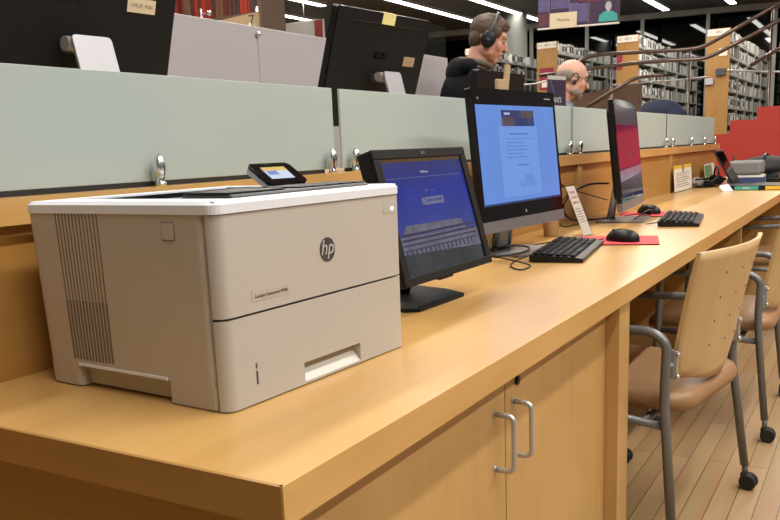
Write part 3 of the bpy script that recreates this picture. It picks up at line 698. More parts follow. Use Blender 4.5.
# ================================================================== CHAIRS
CH_GROUP = 'wood-backed office chairs along the desk'
def make_chair(label, loc, rz):
    t = thing('office_chair', label, 'chair', loc, rz, CH_GROUP)
    for s in (-1, 1):
        b = MB()
        path = fillet([(-.22, s*.295, .075), (-.205, s*.272, .36), (-.20, s*.265, .588), (.10, s*.265, .600), (.142, s*.265, .575), (.138, s*.265, .43), (.180, s*.298, .078)], .045, 6)
        b.tube(path, .0125, 'tube', 12); f = b.build('side_frame', t)
        b = MB(); b.tube([(-.202, s*.268, .375), (.139, s*.265, .355)], .011, 'tube', 10); b.build('seat_rail', t)
        b = MB(); b.box((.155, s*.246, .515), (.018, .008, .075), 'silver', RY(0), .002)
        for zz in (.487, .543): b.lathe([(.006, 0), (.006, .008)], 'silver', T(.160, s*.246, zz) @ RY(90), 10)
        b.tube([(.142, s*.262, .515), (.152, s*.240, .515)], .007, 'silver', 8); b.build('back_bracket', t)
        for x, y in ((-.222, s*.297), (.182, s*.300)):
            b = MB()
            for q in (-1, 1): b.lathe([(.014, -.006), (.022, -.007), (.025, -.004), (.025, .006), (.020, .008)], 'rubber', T(x+.012, y+q*.011, .0253) @ RX(90), 22)
            b.box((x+.004, y, .036), (.034, .012, .03), 'rubber', I4, .005); b.tube([(x, y, .045), (x-.0, y, .082)], .009, 'tube', 10); b.build('caster', t)
    # padded seat
    b = MB(); rings = []
    for ins, z in ((.03, .372), (.006, .378), (0, .392), (0, .405), (.006, .418), (.022, .428), (.07, .435), (.13, .438)):
        rings.append([b.bm.verts.new((x, y, z-.022*max(0, (-x-.15)/.11)**2+.010*(abs(y)/.24)**2)) for x, y in rrect(-.265+ins, .185-ins, -.243+ins, .243-ins, .09-min(ins, .05)*.5, 8)])
    fs = []
    for a, c in zip(rings, rings[1:]):
        n = len(a)
        for k in range(n): fs.append(b.bm.faces.new((a[k], a[(k+1) % n], c[(k+1) % n], c[k])))
    fs.append(b.bm.faces.new(rings[0][::-1])); fs.append(b.bm.faces.new(rings[-1])); b._fin(fs, 'vinyl', True)
    b.tube([(-.12, -.265, .362), (-.12, .265, .362)], .010, 'tube', 8); b.tube([(.08, -.262, .358), (.08, .262, .358)], .010, 'tube', 8)
    b.build('seat', t)
    # curved plywood back with drilled holes
    b = MB(); nu, nv = 22, 14; th = .011
    def P(u, v, off):
        zz = .440+v*.362
        half = .228+.020*v
        if v < .30: half *= math.sqrt(max(0, 1-((.30-v)/.30)**2*.42))
        y = u*half
        x = .132+.045*v+.025*v*v+.040*(1-u*u)
        return V((x+off, y, zz-(.03*(abs(u)**2.2)*-1 if v == 0 else 0)))
    A_ = [[b.bm.verts.new(P(-1+2*i/nu, j/nv, 0)) for i in range(nu+1)] for j in range(nv+1)]; B_ = [[b.bm.verts.new(P(-1+2*i/nu, j/nv, th)) for i in range(nu+1)] for j in range(nv+1)]
    fs = []
    for j in range(nv):
        for i in range(nu):
            fs.append(b.bm.faces.new((A_[j][i], A_[j][i+1], A_[j+1][i+1], A_[j+1][i]))); fs.append(b.bm.faces.new((B_[j][i], B_[j+1][i], B_[j+1][i+1], B_[j][i+1])))
    b._fin(fs, 'wply', True); es = []
    for i in range(nu):
        es.append(b.bm.faces.new((A_[0][i], B_[0][i], B_[0][i+1], A_[0][i+1]))); es.append(b.bm.faces.new((A_[nv][i], A_[nv][i+1], B_[nv][i+1], B_[nv][i])))
    for j in range(nv):
        es.append(b.bm.faces.new((A_[j][0], A_[j+1][0], B_[j+1][0], B_[j][0]))); es.append(b.bm.faces.new((A_[j][nu], B_[j][nu], B_[j+1][nu], A_[j+1][nu])))
    b._fin(es, 'wply')
    for v in (.28, .46, .64, .82):
        for u in (-.42, 0, .42):
            p = P(u, v, th); b.lathe([(.0036, -.001), (.0036, .0006)], 'ink', T(*p) @ RY(90), 10)
    b.build('backrest', t)
    return t
ch = make_chair('nearest wood-backed chair, turned slightly away from the cabinet doors', (-.028, 1.739, 0), -9)
dup(ch, 'middle wood-backed chair, partly hidden behind the nearest one', (.02, 2.77, 0), 0)
dup(ch, 'farthest wood-backed chair, only its grey arms and edge in the frame', (.0, 4.48, 0), 2)

# ================================================================== THINGS AT THE FAR END OF THE DESK
t = thing('posted_notice', 'white printed notice with an orange top band propped against the hutch', 'notice', (-.622, 5.11, TZ), 0)
PM = RY(-4) @ FX
b = MB(); b.bb(-.27, .27, .004, .145, 0, .003, 'paper', PM); b.bb(-.27, .27, .145, .168, 0, .003, 'yel', PM); b.lathe([(.03, 0), (.03, .002)], 'inkgrey', PM @ T(0, .15, .003), 16)
for i in range(7): b.bb(-.22, .20-.05*(i % 3), .03+i*.014, .035+i*.014, .003, .0036, 'inkgrey', PM)
b.build('sheet', t)
b = MB(); b.box((.0, 0, .003), (.04, .5, .006), 'clear'); b.build('foot', t)
t = thing('framed_photo', 'small green and white picture leaning by the end of the hutch', 'picture', (-.62, 6.08, TZ), 0)
PM = RY(-6) @ FX
b = MB(); b.bb(-.20, .20, .0, .145, 0, .004, 'paper', PM); b.bb(-.19, .02, .02, .135, .004, .005, 'green', PM); b.lathe([(.06, 0), (.06, .001)], 'inkgrey', PM @ T(.03, .08, .005), 24); b.build('print', t)
# laptop seen from its side
t = thing('laptop', 'black laptop seen edge-on with its lid tilted back, at the far desk end', 'laptop', (-.26, 5.50, TZ), -2)
b = MB(); b.bb(-.10, .13, -.14, .14, .002, .020, 'black', bev=.004); b.build('base', t)
b = MB(); b.bb(-.14, .14, 0, .255, 0, .010, 'black', T(-.10, 0, .022) @ RY(-30) @ FX, bev=.003); lid = b.build('lid', t)
b = MB(); b.bb(-.125, .125, .02, .24, .010, .0112, 'gloss', T(-.10, 0, .022) @ RY(-30) @ FX); b.build('screen', lid)
def flat_book(name, label, cat, loc, rz, dx, dy, dz, cov, page='paper'):
    t = thing(name, label, cat, loc, rz)
    b = MB(); b.bb(-dx/2, dx/2, -dy/2, dy/2, 0, .003, cov); b.bb(-dx/2, dx/2, -dy/2, dy/2, dz-.003, dz, cov); b.bb(-dx/2, -dx/2+.003, -dy/2, dy/2, .003, dz-.003, cov); b.build('cover', t)
    b = MB(); b.bb(-dx/2+.004, dx/2-.004, -dy/2+.004, dy/2-.004, .003, dz-.003, page); b.build('pages', t); return t
bz = flat_book('picture_book', 'flat black book with teal and yellow panels on its spine', 'book', (-.10, 5.18, TZ), 90, .26, .52, .030, 'black')
b = MB(); b.bb(-.05, .09, -.003, -.001, .004, .026, 'teal', T(0, 0, 0)); b.text('Atlas', .02, 'inkwhite', T(.02, -.004, .015) @ FY); b.bb(.13, .30, -.003, -.001, .004, .026, 'yel'); o = b.build('spine_print', bz); o.matrix_local = RZ(-90) @ T(-.15, -.131, 0)
flat_book('blue_book', 'thick dark blue book under the grey heather case', 'book', (-.33, 5.86, TZ), 95, .25, .24, .050, 'bluebook')
flat_book('white_notebook', 'thin white notebook lying on the blue book', 'notebook', (-.33, 5.86, TZ+.050), 92, .24, .22, .014, 'paper')
t = MB().box((0, 0, .050), (.22, .23, .096), 'heather', I4, .022, 4).build('heather_case', None, (-.34, 5.86, TZ+.066)); tag(t, 'grey heather fabric case on top of the stacked books', 'case')
t = thing('backpack', 'black backpack slumped behind the grey heather case', 'bag', (-.27, 6.35, TZ))
b = MB(); b.ell((0, 0, .095), (.20, .24, .09), 'rubber'); b.ell((.12, .16, .07), (.11, .12, .07), 'rubber'); b.box((0, 0, .03), (.30, .42, .06), 'rubber', I4, .02); remesh(b.build('bag_body', t), .008, 3)
b = MB(); b.tube(catmull([(.02, -.2, .12), (.0, -.1, .185), (.0, .08, .19), (.02, .2, .12)]), .009, 'black', 8); b.build('strap', t)
t = MB().tube([(0, 0, 0), (.006, -.01, .165)], .007, 'black', 8).build('antenna', None, (-.40, 5.86, TZ+.06)); 
rt_ = thing('wireless_router', 'black router with two raised stick antennas behind the books', 'router', (-.36, 6.06, TZ))
t.parent = rt_; t.location = (-.10, -.02, .03); t.rotation_euler = (0, 0, 0)
b = MB(); b.tube([(.26, .0, .03), (.22, .0, .20)], .012, 'black', 8); b.build('antenna', rt_)
b = MB(); b.bb(-.13, .30, -.06, .06, 0, .03, 'black', bev=.005); b.build('housing', rt_)
# tangled black cables and headset
pts = []
random.seed(9)
for k in range(40): pts.append((-.55+.07*math.sin(k*1.3)+random.uniform(-.02, .02), 5.62+.22*math.cos(k*.9)+random.uniform(-.03, .03), TZ+.008+.06*abs(math.sin(k*.7))*random.random()))
b = MB(); b.tube(catmull(pts, 5), .006, 'black', 6); tag(b.build('cable_tangle'), 'heap of tangled black cables beside the propped picture', 'cables')
t = thing('headset', 'black headset lying on the heap of cables', 'headset', (-.50, 5.60, TZ+.02), 20)
b = MB(); b.tube([(0, .085*math.cos(R(a)), .03+.085*math.sin(R(a))) for a in range(0, 181, 12)], .007, 'black', 8); b.build('headband', t)
for s in (-1, 1): b = MB(); b.lathe([(.02, -.012), (.032, -.01), (.032, .01), (.02, .012)], 'rubber', T(0, s*.085, .025) @ RX(90), 18); b.build('ear_cup', t)
t = MB().ell((0, 0, .035), (.045, .05, .035), 'lilac').build('pouch', None, (-.60, 5.44, TZ)); tag(t, 'small rounded grey pouch beside the propped notice', 'pouch')
# person's forearm-like brown bag at frame edge
t = MB().ell((0, 0, .055), (.10, .12, .055), 'vinyl').ell((.05, .07, .07), (.07, .07, .06), 'vinyl').build('leather_bag', None, (-.02, 5.80, TZ)); remesh(t, .006, 3); tag(t, 'crumpled brown leather bag at the right frame edge', 'bag')
b = MB(); b.quad([(0, 0, 0), (.05, .05, .0), (.0, .13, .028), (-.04, .06, .03)], 'paper'); b.quad([(0, 0, .001), (.05, .05, .002), (.01, .12, .040), (-.03, .06, .036)], 'paper'); t = b.build('curled_leaflet', None, (-.345, 4.92, TZ+.001)); tag(t, 'curled leaflet at the left end of the flat black book', 'leaflet')

# ================================================================== RED STEPPED WALL, RAMP, RAILS
b = MB(); b.prism([(-1.25, 0), (3.5, 0), (3.5, 1.353), (-.613, 1.353), (-.613, 1.236), (-.858, 1.236), (-.858, 1.105), (-1.25, 1.105)], .12, 'red', T(0, 8.62, 0) @ FY); struct(b, 'wall_ramp')
def rail(label, pts, r=.022):
    t = thing('handrail', label, 'handrail', pts[0])
    o = V(pts[0]); b = MB(); b.tube(fillet([V(p)-o for p in pts], .25, 6), r, 'rail', 10); b.build('rail_tube', t); return t, o
RY_ = 9.4
rails = [
 ('topmost bronze handrail, bending up towards the upper right corner', [(-2.78, 1.97), (-2.66, 2.06), (-2.456, 2.085), (-1.551, 2.05), (-1.317, 2.055), (-1.173, 2.12), (-.2, 2.61)]),
 ('second bronze handrail, bending up just below the topmost', [(-3.2, 1.90), (-2.455, 1.942), (-1.822, 1.955), (-1.292, 1.931), (-1.127, 1.99), (-.2, 2.42)]),
 ('bronze handrail rising from behind the bearded man', [(-2.693, 1.441), (-2.056, 1.776), (-1.897, 1.797), (-1.675, 1.79)]),
 ('bronze handrail climbing to the right edge above the red wall', [(-.815, 1.817), (-.2, 2.16)])]
for i, (lab, pp) in enumerate(rails):
    t, o = rail(lab, [(x, RY_-.03*(i == 2), z) for x, z in pp])
for i, (lab, pp) in enumerate((('thin silver rail crossing behind the middle shelving', [(-2.31, 1.727), (-1.264, 1.737)]), ('thin silver rail left of the bearded man', [(-3.523, 1.815), (-3.197, 1.815), (-2.918, 1.923)]), ('thin silver rail crossing before the right shelving', [(-1.048, 1.794), (-.2, 1.70)]))):
    t, o = rail(lab, [(x, RY_+.06, z) for x, z in pp], .011)
    for c in t.children: c.data.materials[0] = M['silver']
# posts carrying the rails
for i, (x, z) in enumerate(((-1.45, 2.04), (-2.33, 2.06), (-2.9, 2.08), (-.62, 2.38))):
    p = V((x, RY_, z)); b = MB(); b.tube([(0, 0, 0), (0, 0, p.z)], .013, 'rail', 10)
    tag(b.build('rail_post', None, (p.x, p.y+.036, 0)), ['bronze post carrying the handrails at their bend', 'bronze rail post right of the bearded man', 'bronze rail post behind the bearded man', 'bronze rail post at the right frame edge'][i], 'post')
b = MB(); b.prism([(-4.6, 0), (-2.13, 0), (-2.13, 1.765), (-2.63, 1.717), (-4.6, 1.30)], .10, 'brown', T(0, 10.0, 0) @ Matrix(((1, 0, 0, 0), (0, 0, 1, 0), (0, 1, 0, 0), (0, 0, 0, 1)))); struct(b, 'wall_brown')

# round column
t = thing('round_column', 'round grey concrete column behind the shelving', 'column', (-7.35, 19.0, 0))
b = MB(); b.lathe([(.27, 0), (.27, CEIL)], 'col', seg=32); b.build('shaft', t)
b = MB(); b.box((.12, -.26, 3.05), (.14, .03, .20), 'red', I4, .005); b.build('alarm_box', t)

# ================================================================== MEDIA SHELVING
PZ = .9
ranges = [(-6.62, 15.0, 'leftmost media shelving, its top label beside the headphone man'), (-5.22, 15.25, 'media shelving behind the purple flyer'), (-3.76, 15.55, 'media shelving in the middle, left of the tall end panel'), (-2.23, 15.95, 'media shelving with the tallest end panel above the red wall')]
case_me = {}
M['casew'] = mat('case_white', (.50, .49, .46), .5)
for nm, col in (('white', 'casew'), ('grey', 'inkgrey'), ('dark', 'dgrey')):
    b = MB(); b.box((0, 0, .095), (.14, .13, .19), col, I4, .004, 1); b.box((.071, 0, .10), (.001, .10, .11), {'white': 'dgrey', 'grey': 'paper', 'dark': 'inkgrey'}[nm])
    o = b.build('media_case'); case_me[nm] = o.data; bpy.data.objects.remove(o)
ncase = 0; stuff = {}
SH = [.10, .42, .72, 1.02, 1.32, 1.62, 1.90]
near = {3: 5, 2: 5, 1: 3, 0: 1}
spots = []
for ri, (cx, y0, lab) in enumerate(ranges):
    L = 6.4; t = thing('shelving_unit', lab, 'shelves', (cx, y0, PZ), 0)
    b = MB(); b.bb(-.20, .20, 0, .04, 0, 2.1, 'wcase'); ep = b.build('end_panel', t)
    b = MB()
    for s in (-1, 1): b.bb(-.19 if s < 0 else .005, -.005 if s < 0 else .19, -.012, -.001, 1.98, 2.09, 'paper')
    b.text('DVD  A-F', .06, 'inkgrey', T(-.098, -.014, 2.035) @ FY); b.text('DVD  G-M', .06, 'inkgrey', T(.098, -.014, 2.035) @ FY); b.build('range_sign', ep)
    if ri == 3:
        b = MB(); b.bb(.02, .16, -.012, -.001, 1.62, 1.75, 'paper'); b.build('shelf_notice', ep)
        b = MB(); b.bb(-.02, .14, -.05, -.001, 1.28, 1.40, 'dgrey'); b.build('notice_box', ep)
        b = MB(); b.bb(-.20, -.06, -.05, -.001, 1.13, 1.24, 'silverp'); b.build('notice_box', ep)
    if ri == 2:
        b = MB(); b.bb(-.19, -.09, -.012, -.001, 1.50, 1.78, 'crimson'); b.build('poster', ep)
    if ri == 1:
        b = MB(); b.bb(-.14, .14, -.012, -.001, 1.22, 1.62, 'crimson'); b.text('MOVIE', .08, 'inkwhite', T(0, -.014, 1.5) @ FY); b.bb(-.10, .08, -.014, -.012, 1.26, 1.38, 'paper'); b.build('poster', ep)
    for z in SH:
        b = MB(); b.bb(-.19, .19, .04, L, z-.03, z, 'shelf'); b.build('shelf', t)
    b = MB(); b.bb(-.012, .012, .04, L, 0, 1.93, 'shelfd'); b.build('back_board', t)
    for q in range(1, 6):
        b = MB(); b.bb(-.195, .195, q*1.15-.015, q*1.15+.015, 0, 1.92, 'shelf'); b.build('upright', t)
    for zi in range(len(SH)-1, -1, -1):
        for q in range(5):
            for c in range(7):
                y = .04+q*1.15+.09+c*.15+random.uniform(-.01, .01)
                if random.random() < .08: continue
                spots.append((ri, zi, cx+.105, y0+y, PZ+SH[zi], 0, zi in (6, 5, 4, 3, 2, 1) and q < 2 and ri >= 2 or (ri < 2 and zi >= 5 and q < 2)))
names = ['leftmost', 'second from left', 'third from left', 'rightmost']
shn = ['bottom', 'second lowest', 'third lowest', 'middle', 'third highest', 'second highest', 'top']
kinds = ['white', 'white', 'grey', 'white', 'dark', 'grey']
ORD = 'first second third fourth fifth sixth seventh eighth ninth tenth eleventh twelfth thirteenth fourteenth fifteenth sixteenth'.split()
cnt = {}
for ri, zi, x, y, z, rz, ind in spots:
    kd = random.choice(kinds)
    if ind and ncase < 300:
        o = bpy.data.objects.new('media_case', case_me[kd]); COL.objects.link(o); o.location = (x, y, z+.0005); o.rotation_euler.z = R(random.uniform(-2.5, 2.5))
        o.scale.z = random.uniform(.85, 1.1)
        k = cnt[(ri, zi)] = cnt.get((ri, zi), 0)+1
        tag(o, '%s disc case, %s from the near end, %s shelf, %s shelving unit' % (kd, ORD[k-1], shn[zi], names[ri]), 'media case', 'disc cases, %s shelf of the %s shelving' % (shn[zi], names[ri])); ncase += 1
    else: stuff.setdefault(ri, []).append((x, y, z, kd))
for ri, lst in stuff.items():
    b = MB()
    for x, y, z, kd in lst:
        b.bb(x-.07, x+.07, y-.062, y+.062, z+.0005, z+.17+random.uniform(0, .03), {'white': 'casew', 'grey': 'inkgrey', 'dark': 'dgrey'}[kd])
    o = b.build('media_case_rows'); tag(o, 'remaining rows of disc cases on the %s media shelving unit' % names[ri], 'media cases'); o['kind'] = 'stuff'

# ================================================================== HANGING BANNER AND SIGN
t = thing('hanging_banner', 'dark purple picture banner hung from the ceiling with a cream Movies label', 'banner', (-2.6, 9.0, 2.38), 0)
b = MB(); b.bb(-.475, .475, -.006, .006, .0, .62, 'purple', T(0, 0, 0) @ RY(1.6))
for (x0, x1, z0, z1, mm) in ((-.47, -.33, .18, .60, 'purple2'), (-.32, -.10, .20, .44, 'purple2'), (-.10, .12, .04, .25, 'purple2'), (.0, .24, .24, .50, 'maroon'), (-.32, 0, .46, .60, 'maroon'), (.15, .47, .36, .60, 'purple2'), (-.47, -.34, .03, .16, 'maroon')):
    b.bb(x0, x1, -.008, -.006, z0, z1, mm, RY(1.6))
for x in (-.335, -.10, .13): b.bb(x-.002, x+.002, -.009, -.006, .02, .6, 'inkgrey', RY(1.6))
b.bb(-.475, .475, -.009, .009, -.014, .004, 'paper', RY(1.6))
b.build('print', t)
b = MB(); pm = RY(1.6) @ T(.35, -.009, .02)
b.prism([(-.11, 0), (.11, 0), (.10, .07), (.04, .11), (-.04, .11), (-.10, .07)], .002, 'teal', pm @ FY); b.prism([(.05*math.cos(a*.5236), .20+.075*math.sin(a*.5236)) for a in range(12)], .003, 'ink', pm @ FY); b.prism([(.035*math.cos(a*.5236), .16+.05*math.sin(a*.5236)) for a in range(12)], .004, 'lilac', pm @ FY); b.bb(-.012, .012, -.0035, 0, .10, .12, 'lilac', pm)
b.build('portrait', t)
b = MB(); b.bb(-.325, .005-.01, -.016, -.012, -.012, .155, 'cream', RY(1.6)); b.text('Movies', .055, 'ink', RY(1.6) @ T(-.165, -.0165, .075) @ FY); b.build('label_plate', t)
for s in (-1, 1): b = MB(); b.tube([(s*.42, 0, .62), (s*.42, 0, CEIL-2.38)], .003, 'silver', 6); b.build('hanging_wire', t)
t = thing('hanging_sign', 'small white sign with a red end hung from the ceiling at left', 'sign', (-9.98, 14.0, 3.36), 0)
b = MB(); b.bb(-.48, .48, -.04, .04, 0, .40, 'paper', bev=.02); b.bb(.28, .475, -.045, -.04, .02, .38, 'red'); b.build('sign_board', t)
b = MB(); b.tube([(0, 0, .4), (0, 0, CEIL-3.36)], .012, 'beam', 8); b.build('rod', t)
t = thing('wall_lamp', 'bright white capsule lamp at the top left behind the partition', 'lamp', (-4.83, 6.1, -.06), 0)
b = MB(); b.lathe([(.01, 2.425), (.035, 2.43), (.040, 2.45), (.040, 2.535), (.035, 2.555), (.01, 2.56)], 'tubelight', seg=18); b.build('lamp_shade', t)
b = MB(); b.tube([(0, 0, .06), (0, 0, 2.455)], .012, 'beam', 10); b.build('pole', t)

# red brown bookcase far left
bc = thing('bookcase', 'dark red-brown bookcase behind the lilac partition, top left', 'bookcase', (-5.75, 6.05, 0))
b = MB(); b.bb(-1.0, .95, .35, .38, 0, 3.0, 'brown'); b.build('back_board', bc)
for x in (-1.0, 0, .95): b = MB(); b.bb(x-.02, x+.02, 0, .38, 0, 3.0, 'brown'); b.build('upright', bc)
for z in (.05, .45, .85, 1.25, 1.65, 2.05, 2.45, 2.97): b = MB(); b.bb(-1.0, .95, .01, .37, z-.02, z, 'brown'); b.build('shelf', bc)
b = MB(); b.prism([(.18, 2.34), (.95, 2.26), (.95, 2.44), (.18, 2.40)], .02, 'tan', FY @ T(0, 0, 0)); b.text('7', .16, 'ink', T(.86, -.022, 2.36) @ FY); b.build('number_board', bc)
random.seed(3)
cols = [mat('book_cover', c, .6) for c in ((.20, .02, .012), (.09, .02, .015), (.05, .025, .02), (.14, .06, .03), (.30, .03, .015), (.06, .03, .03))]
x = -.20; bk = []; dk = ['rust red', 'dark maroon', 'dark brown', 'mid brown', 'bright red', 'dusky plum']
while x < .90:
    if abs(x+.02) < .05: x = .03
    wv = random.uniform(.035, .06); hh = random.uniform(.30, .42); ci = random.randrange(6) if x > .1 else random.choice((0, 4, 1))
    b = MB(); b.bb(0, wv-.003, 0, .24, 0, hh, cols[ci]); b.bb(.002, wv-.005, .002, .238, hh, hh+.001, 'paper'); o = b.build('book', None, (-5.75+x, 6.10, 2.4502)); bk.append((o, ci)); x += wv+.002
    if x > .885: break

ORD += 'seventeenth eighteenth nineteenth twentieth twenty-first twenty-second twenty-third twenty-fourth twenty-fifth twenty-sixth twenty-seventh twenty-eighth'.split()
for k, (o, ci) in enumerate(reversed(bk)):
    tag(o, 'tall %s book, %s from the right on the bookcase\'s upper shelf' % (dk[ci], ORD[k]), 'book', 'books on the upper shelf of the bookcase')

# ================================================================== PEOPLE
def head_parts(b, H, skin, bald=False):
    """head about its centre, face towards local +x; height about .235"""
    b.ell((-.012, 0, .028), (.098, .076, .092), skin, H); b.ell((.018, 0, -.035), (.070, .062, .078), skin, H)
    b.ell((.058, 0, -.088), (.028, .026, .024), skin, H)                      # chin
    b.ell((.070, 0, .038), (.022, .052, .016), skin, H)                       # brow
    b.cone((.084, 0, .020), (.108, 0, -.022), .008, .0125, skin, H, 10)       # nose
    for s in (-1, 1):
        b.ell((.103, s*.010, -.026), (.009, .008, .007), skin, H); b.ell((.058, s*.042, -.020), (.024, .020, .028), skin, H)
        b.ell((-.006, s*.078, -.008), (.018, .007, .031), skin, H)            # ear
        b.ell((.0, s*.052, -.062), (.045, .016, .026), skin, H)               # jaw
    b.ell((.078, 0, -.056), (.016, .024, .011), skin, H)
    return b
def face_bits(parent, H):
    b = MB()
    for s in (-1, 1): b.ell((.074, s*.031, .012), (.0095, .0125, .0055), 'eyew', H, 12, 8); b.ell((.083, s*.031, .012), (.0035, .006, .006), 'eye', H, 10, 6)
    b.build('eyes', parent)
    b = MB(); b.ell((.091, 0, -.052), (.0045, .021, .0035), 'lip', H, 12, 8); b.ell((.089, 0, -.060), (.0045, .018, .004), 'lip', H, 12, 8); b.build('lips', parent)
def hand(b, Mh, skin, s):
    """palm towards -z, fingers towards +x; s = side of the thumb along y"""
    b.ell((.04, 0, 0), (.048, .040, .015), skin, Mh)
    for k, (y, l) in enumerate(((.030, .070), (.010, .078), (-.011, .072), (-.031, .058))):
        y *= s; p0 = V((.078, y, 0)); p1 = p0+V((l*.5, y*.1, -.006)); p2 = p1+V((l*.5, 0, -.026)); b.cone(p0-V((.03, 0, 0)), p0, .010, .009, skin, Mh, 8); b.cone(p0, p1, .009, .008, skin, Mh, 8); b.cone(p1, p2, .008, .007, skin, Mh, 8)
    b.cone((.012, s*.028, -.002), (.050, s*.058, -.012), .012, .010, skin, Mh, 8); b.cone((.050, s*.058, -.012), (.078, s*.060, -.022), .010, .008, skin, Mh, 8)
def person(label, loc, rz, skin, hz, hx, htilt, hyaw, legs, top_m, arms, build_extra, sh=1.0):
    """hz head centre height, hx head centre forward of hips; returns root"""
    t = thing('person', label, 'person', loc, rz)
    H = T(hx, 0, hz) @ RZ(hyaw) @ RY(htilt)
    neck_b = V((hx-.080, 0, hz-.168)); hip = V((0, 0, legs['hip']))
    chest = V((hx*.62-.05, 0, hz-.33)); belly = hip*.5+chest*.5
    b = MB(); head_parts(b, H, skin)
    b.cone(neck_b, H @ V((-.03, 0, -.07)), .060, .054, skin)
    b.cone(neck_b, chest, .07, .11, skin); b.cone(chest, hip, .11, .12, skin)
    for s in (-1, 1):
        sh_ = neck_b+V((0, s*.165*sh, -.05)); b.cone(neck_b+V((0, s*.04, -.03)), sh_, .05, .05, skin)
        el, wr, hm = arms(s); b.cone(sh_, el, .048, .040, skin); b.cone(el, wr, .038, .026, skin)
        d = (wr-el).normalized(); Mh = Matrix.Translation(wr) @ d.to_track_quat('X', 'Z').to_matrix().to_4x4(); hand(b, Mh, skin, -s)
        hp = hip+V((0, s*.095, -.02)); kn, an = legs['knee'](s), legs['ankle'](s)
        b.cone(hp, kn, .085, .058, skin); b.cone(kn, an, .055, .038, skin); b.cone(an, an+V((.16, s*.02, -.035)), .036, .026, skin)
    body = b.build('body', t); remesh(body, .0055, 3)
    face_bits(t, H)
    # top garment
    b = MB(); b.ell(tuple(chest), (.135, .195*sh, .20), top_m); b.ell(tuple(belly), (.135, .17*sh, .20), top_m); b.ell(tuple(hip+V((0, 0, .06))), (.14, .175*sh, .13), top_m)
    b.cone(neck_b+V((-.01, 0, -.035)), chest, .085, .13, top_m)
    for s in (-1, 1):
        sh_ = neck_b+V((0, s*.165*sh, -.055)); b.cone(neck_b+V((0, s*.03, -.04)), sh_, .07, .07, top_m); el, wr, hm = arms(s); b.cone(sh_, el, .070, .056, top_m); b.cone(el, wr-(wr-el)*.08, .054, .040, top_m)
    remesh(b.build('top', t), .009, 4)
    b = MB()
    for s in (-1, 1):
        hp = hip+V((0, s*.095, -.02)); kn, an = legs['knee'](s), legs['ankle'](s); b.cone(hp, kn, .098, .072, 'jeans'); b.cone(kn, an+V((0, 0, .03)), .070, .055, 'jeans')
    b.ell(tuple(hip), (.13, .17, .11), 'jeans'); remesh(b.build('trousers', t), .010, 3)
    for s in (-1, 1):
        an = legs['ankle'](s); b = MB(); b.cone(an+V((-.035, 0, -.035)), an+V((.15, s*.02, -.045)), .042, .036, 'black'); b.bb(-.08, .20, -.04, .04, -.09, -.075, 'rubber', Matrix.Translation(an+V((0, s*.01, 0)))); remesh(b.build('shoe', t), .007, 2)
    build_extra(t, H, neck_b, chest)
    return t, H
# --- standing man with headphones
def ex1(t, H, nb, ch_):
    b = MB(); b.ell((-.022, 0, .050), (.100, .081, .084), 'hair', H); b.ell((.025, 0, .092), (.062, .066, .034), 'hair', H); b.ell((-.060, 0, .0), (.050, .066, .070), 'hair', H); b.ell((.050, .0, .078), (.034, .056, .026), 'hair', H)
    for s in (-1, 1): b.ell((.012, s*.062, .045), (.045, .018, .04), 'hair', H)
    rnd = random.Random(2)
    for k in range(70):
        a, e = rnd.uniform(-3.1, 3.1), rnd.uniform(.25, 1.4); p = V((-.015+.098*math.cos(e)*math.cos(a), .078*math.cos(e)*math.sin(a), .050+.082*math.sin(e))); d = V((.02, rnd.uniform(-.012, .012), .004)); b.cone(p, p+d, .008, .004, 'hair', H, 6)
    remesh(b.build('hair', t), .0045, 1)
    b = MB(); 
    for k in range(9):
        a = R(-110+27.5*k); p = nb+V((-.045-.035*math.cos(a*.8), .115*math.sin(a), .035-.012*abs(math.sin(a)))); b.ell(tuple(p), (.05, .05, .045), 'hoodie')
    b.ell(tuple(nb+V((-.09, 0, .0))), (.07, .14, .085), 'hoodie'); remesh(b.build('hood', t), .009, 3)
    b = MB(); b.tube([nb+V((.0+.088*math.cos(R(a)), .090*math.sin(R(a)), .050+.020*math.cos(R(a+180)))) for a in range(0, 360, 20)]+[nb+V((.088, 0, .03))], .016, 'olive', 8); b.build('collar', t)
def arms1(s): return V((.12, s*.24, 1.20)), V((.34, s*.14, 1.12)), None
L1 = {'hip': .92, 'knee': lambda s: V((.03, s*.10, .50)), 'ankle': lambda s: V((-.01, s*.11, .09))}
t1, H1 = person('man with dark hair and black headphones, in a black hoodie, looking down', (-1.60, 3.60, 0), 32, 'skin', 1.640, .245, 20, -5, L1, 'hoodie', arms1, ex1)
def to_world(t, mx): return Matrix.Translation(t.location) @ RZ(math.degrees(t.rotation_euler.z)) @ mx
HW = to_world(t1, H1)
hd = thing('headphones', 'large black over-ear headphones on the dark-haired man', 'headphones', HW.translation)
HL = HW.copy(); HL.translation = (0, 0, 0)
b = MB(); b.tube([HL @ V((-.008+.012*math.sin(R(a)), .094*math.cos(R(a)), .008+.140*math.sin(R(a)))) for a in range(5, 176, 10)], .0075, 'dgrey', 10); b.tube([HL @ V((-.008+.012*math.sin(R(a)), .090*math.cos(R(a)), .008+.134*math.sin(R(a)))) for a in range(45, 136, 10)], .010, 'rubber', 10); b.build('headband', hd)
for s in (-1, 1):
    b = MB(); b.lathe([(.020, -.014), (.036, -.012), (.041, -.004), (.040, .008), (.030, .014), (.012, .016)], 'black', HL @ T(-.006, s*.088, -.006) @ Matrix.Diagonal((1, 1, 1.12, 1)) @ RX(-90*s), 24); b.text('m', .02, 'silverp', HL @ T(-.006, s*.106, -.006) @ RZ(0 if s < 0 else 180) @ FY, .0005); b.build('ear_cup', hd)
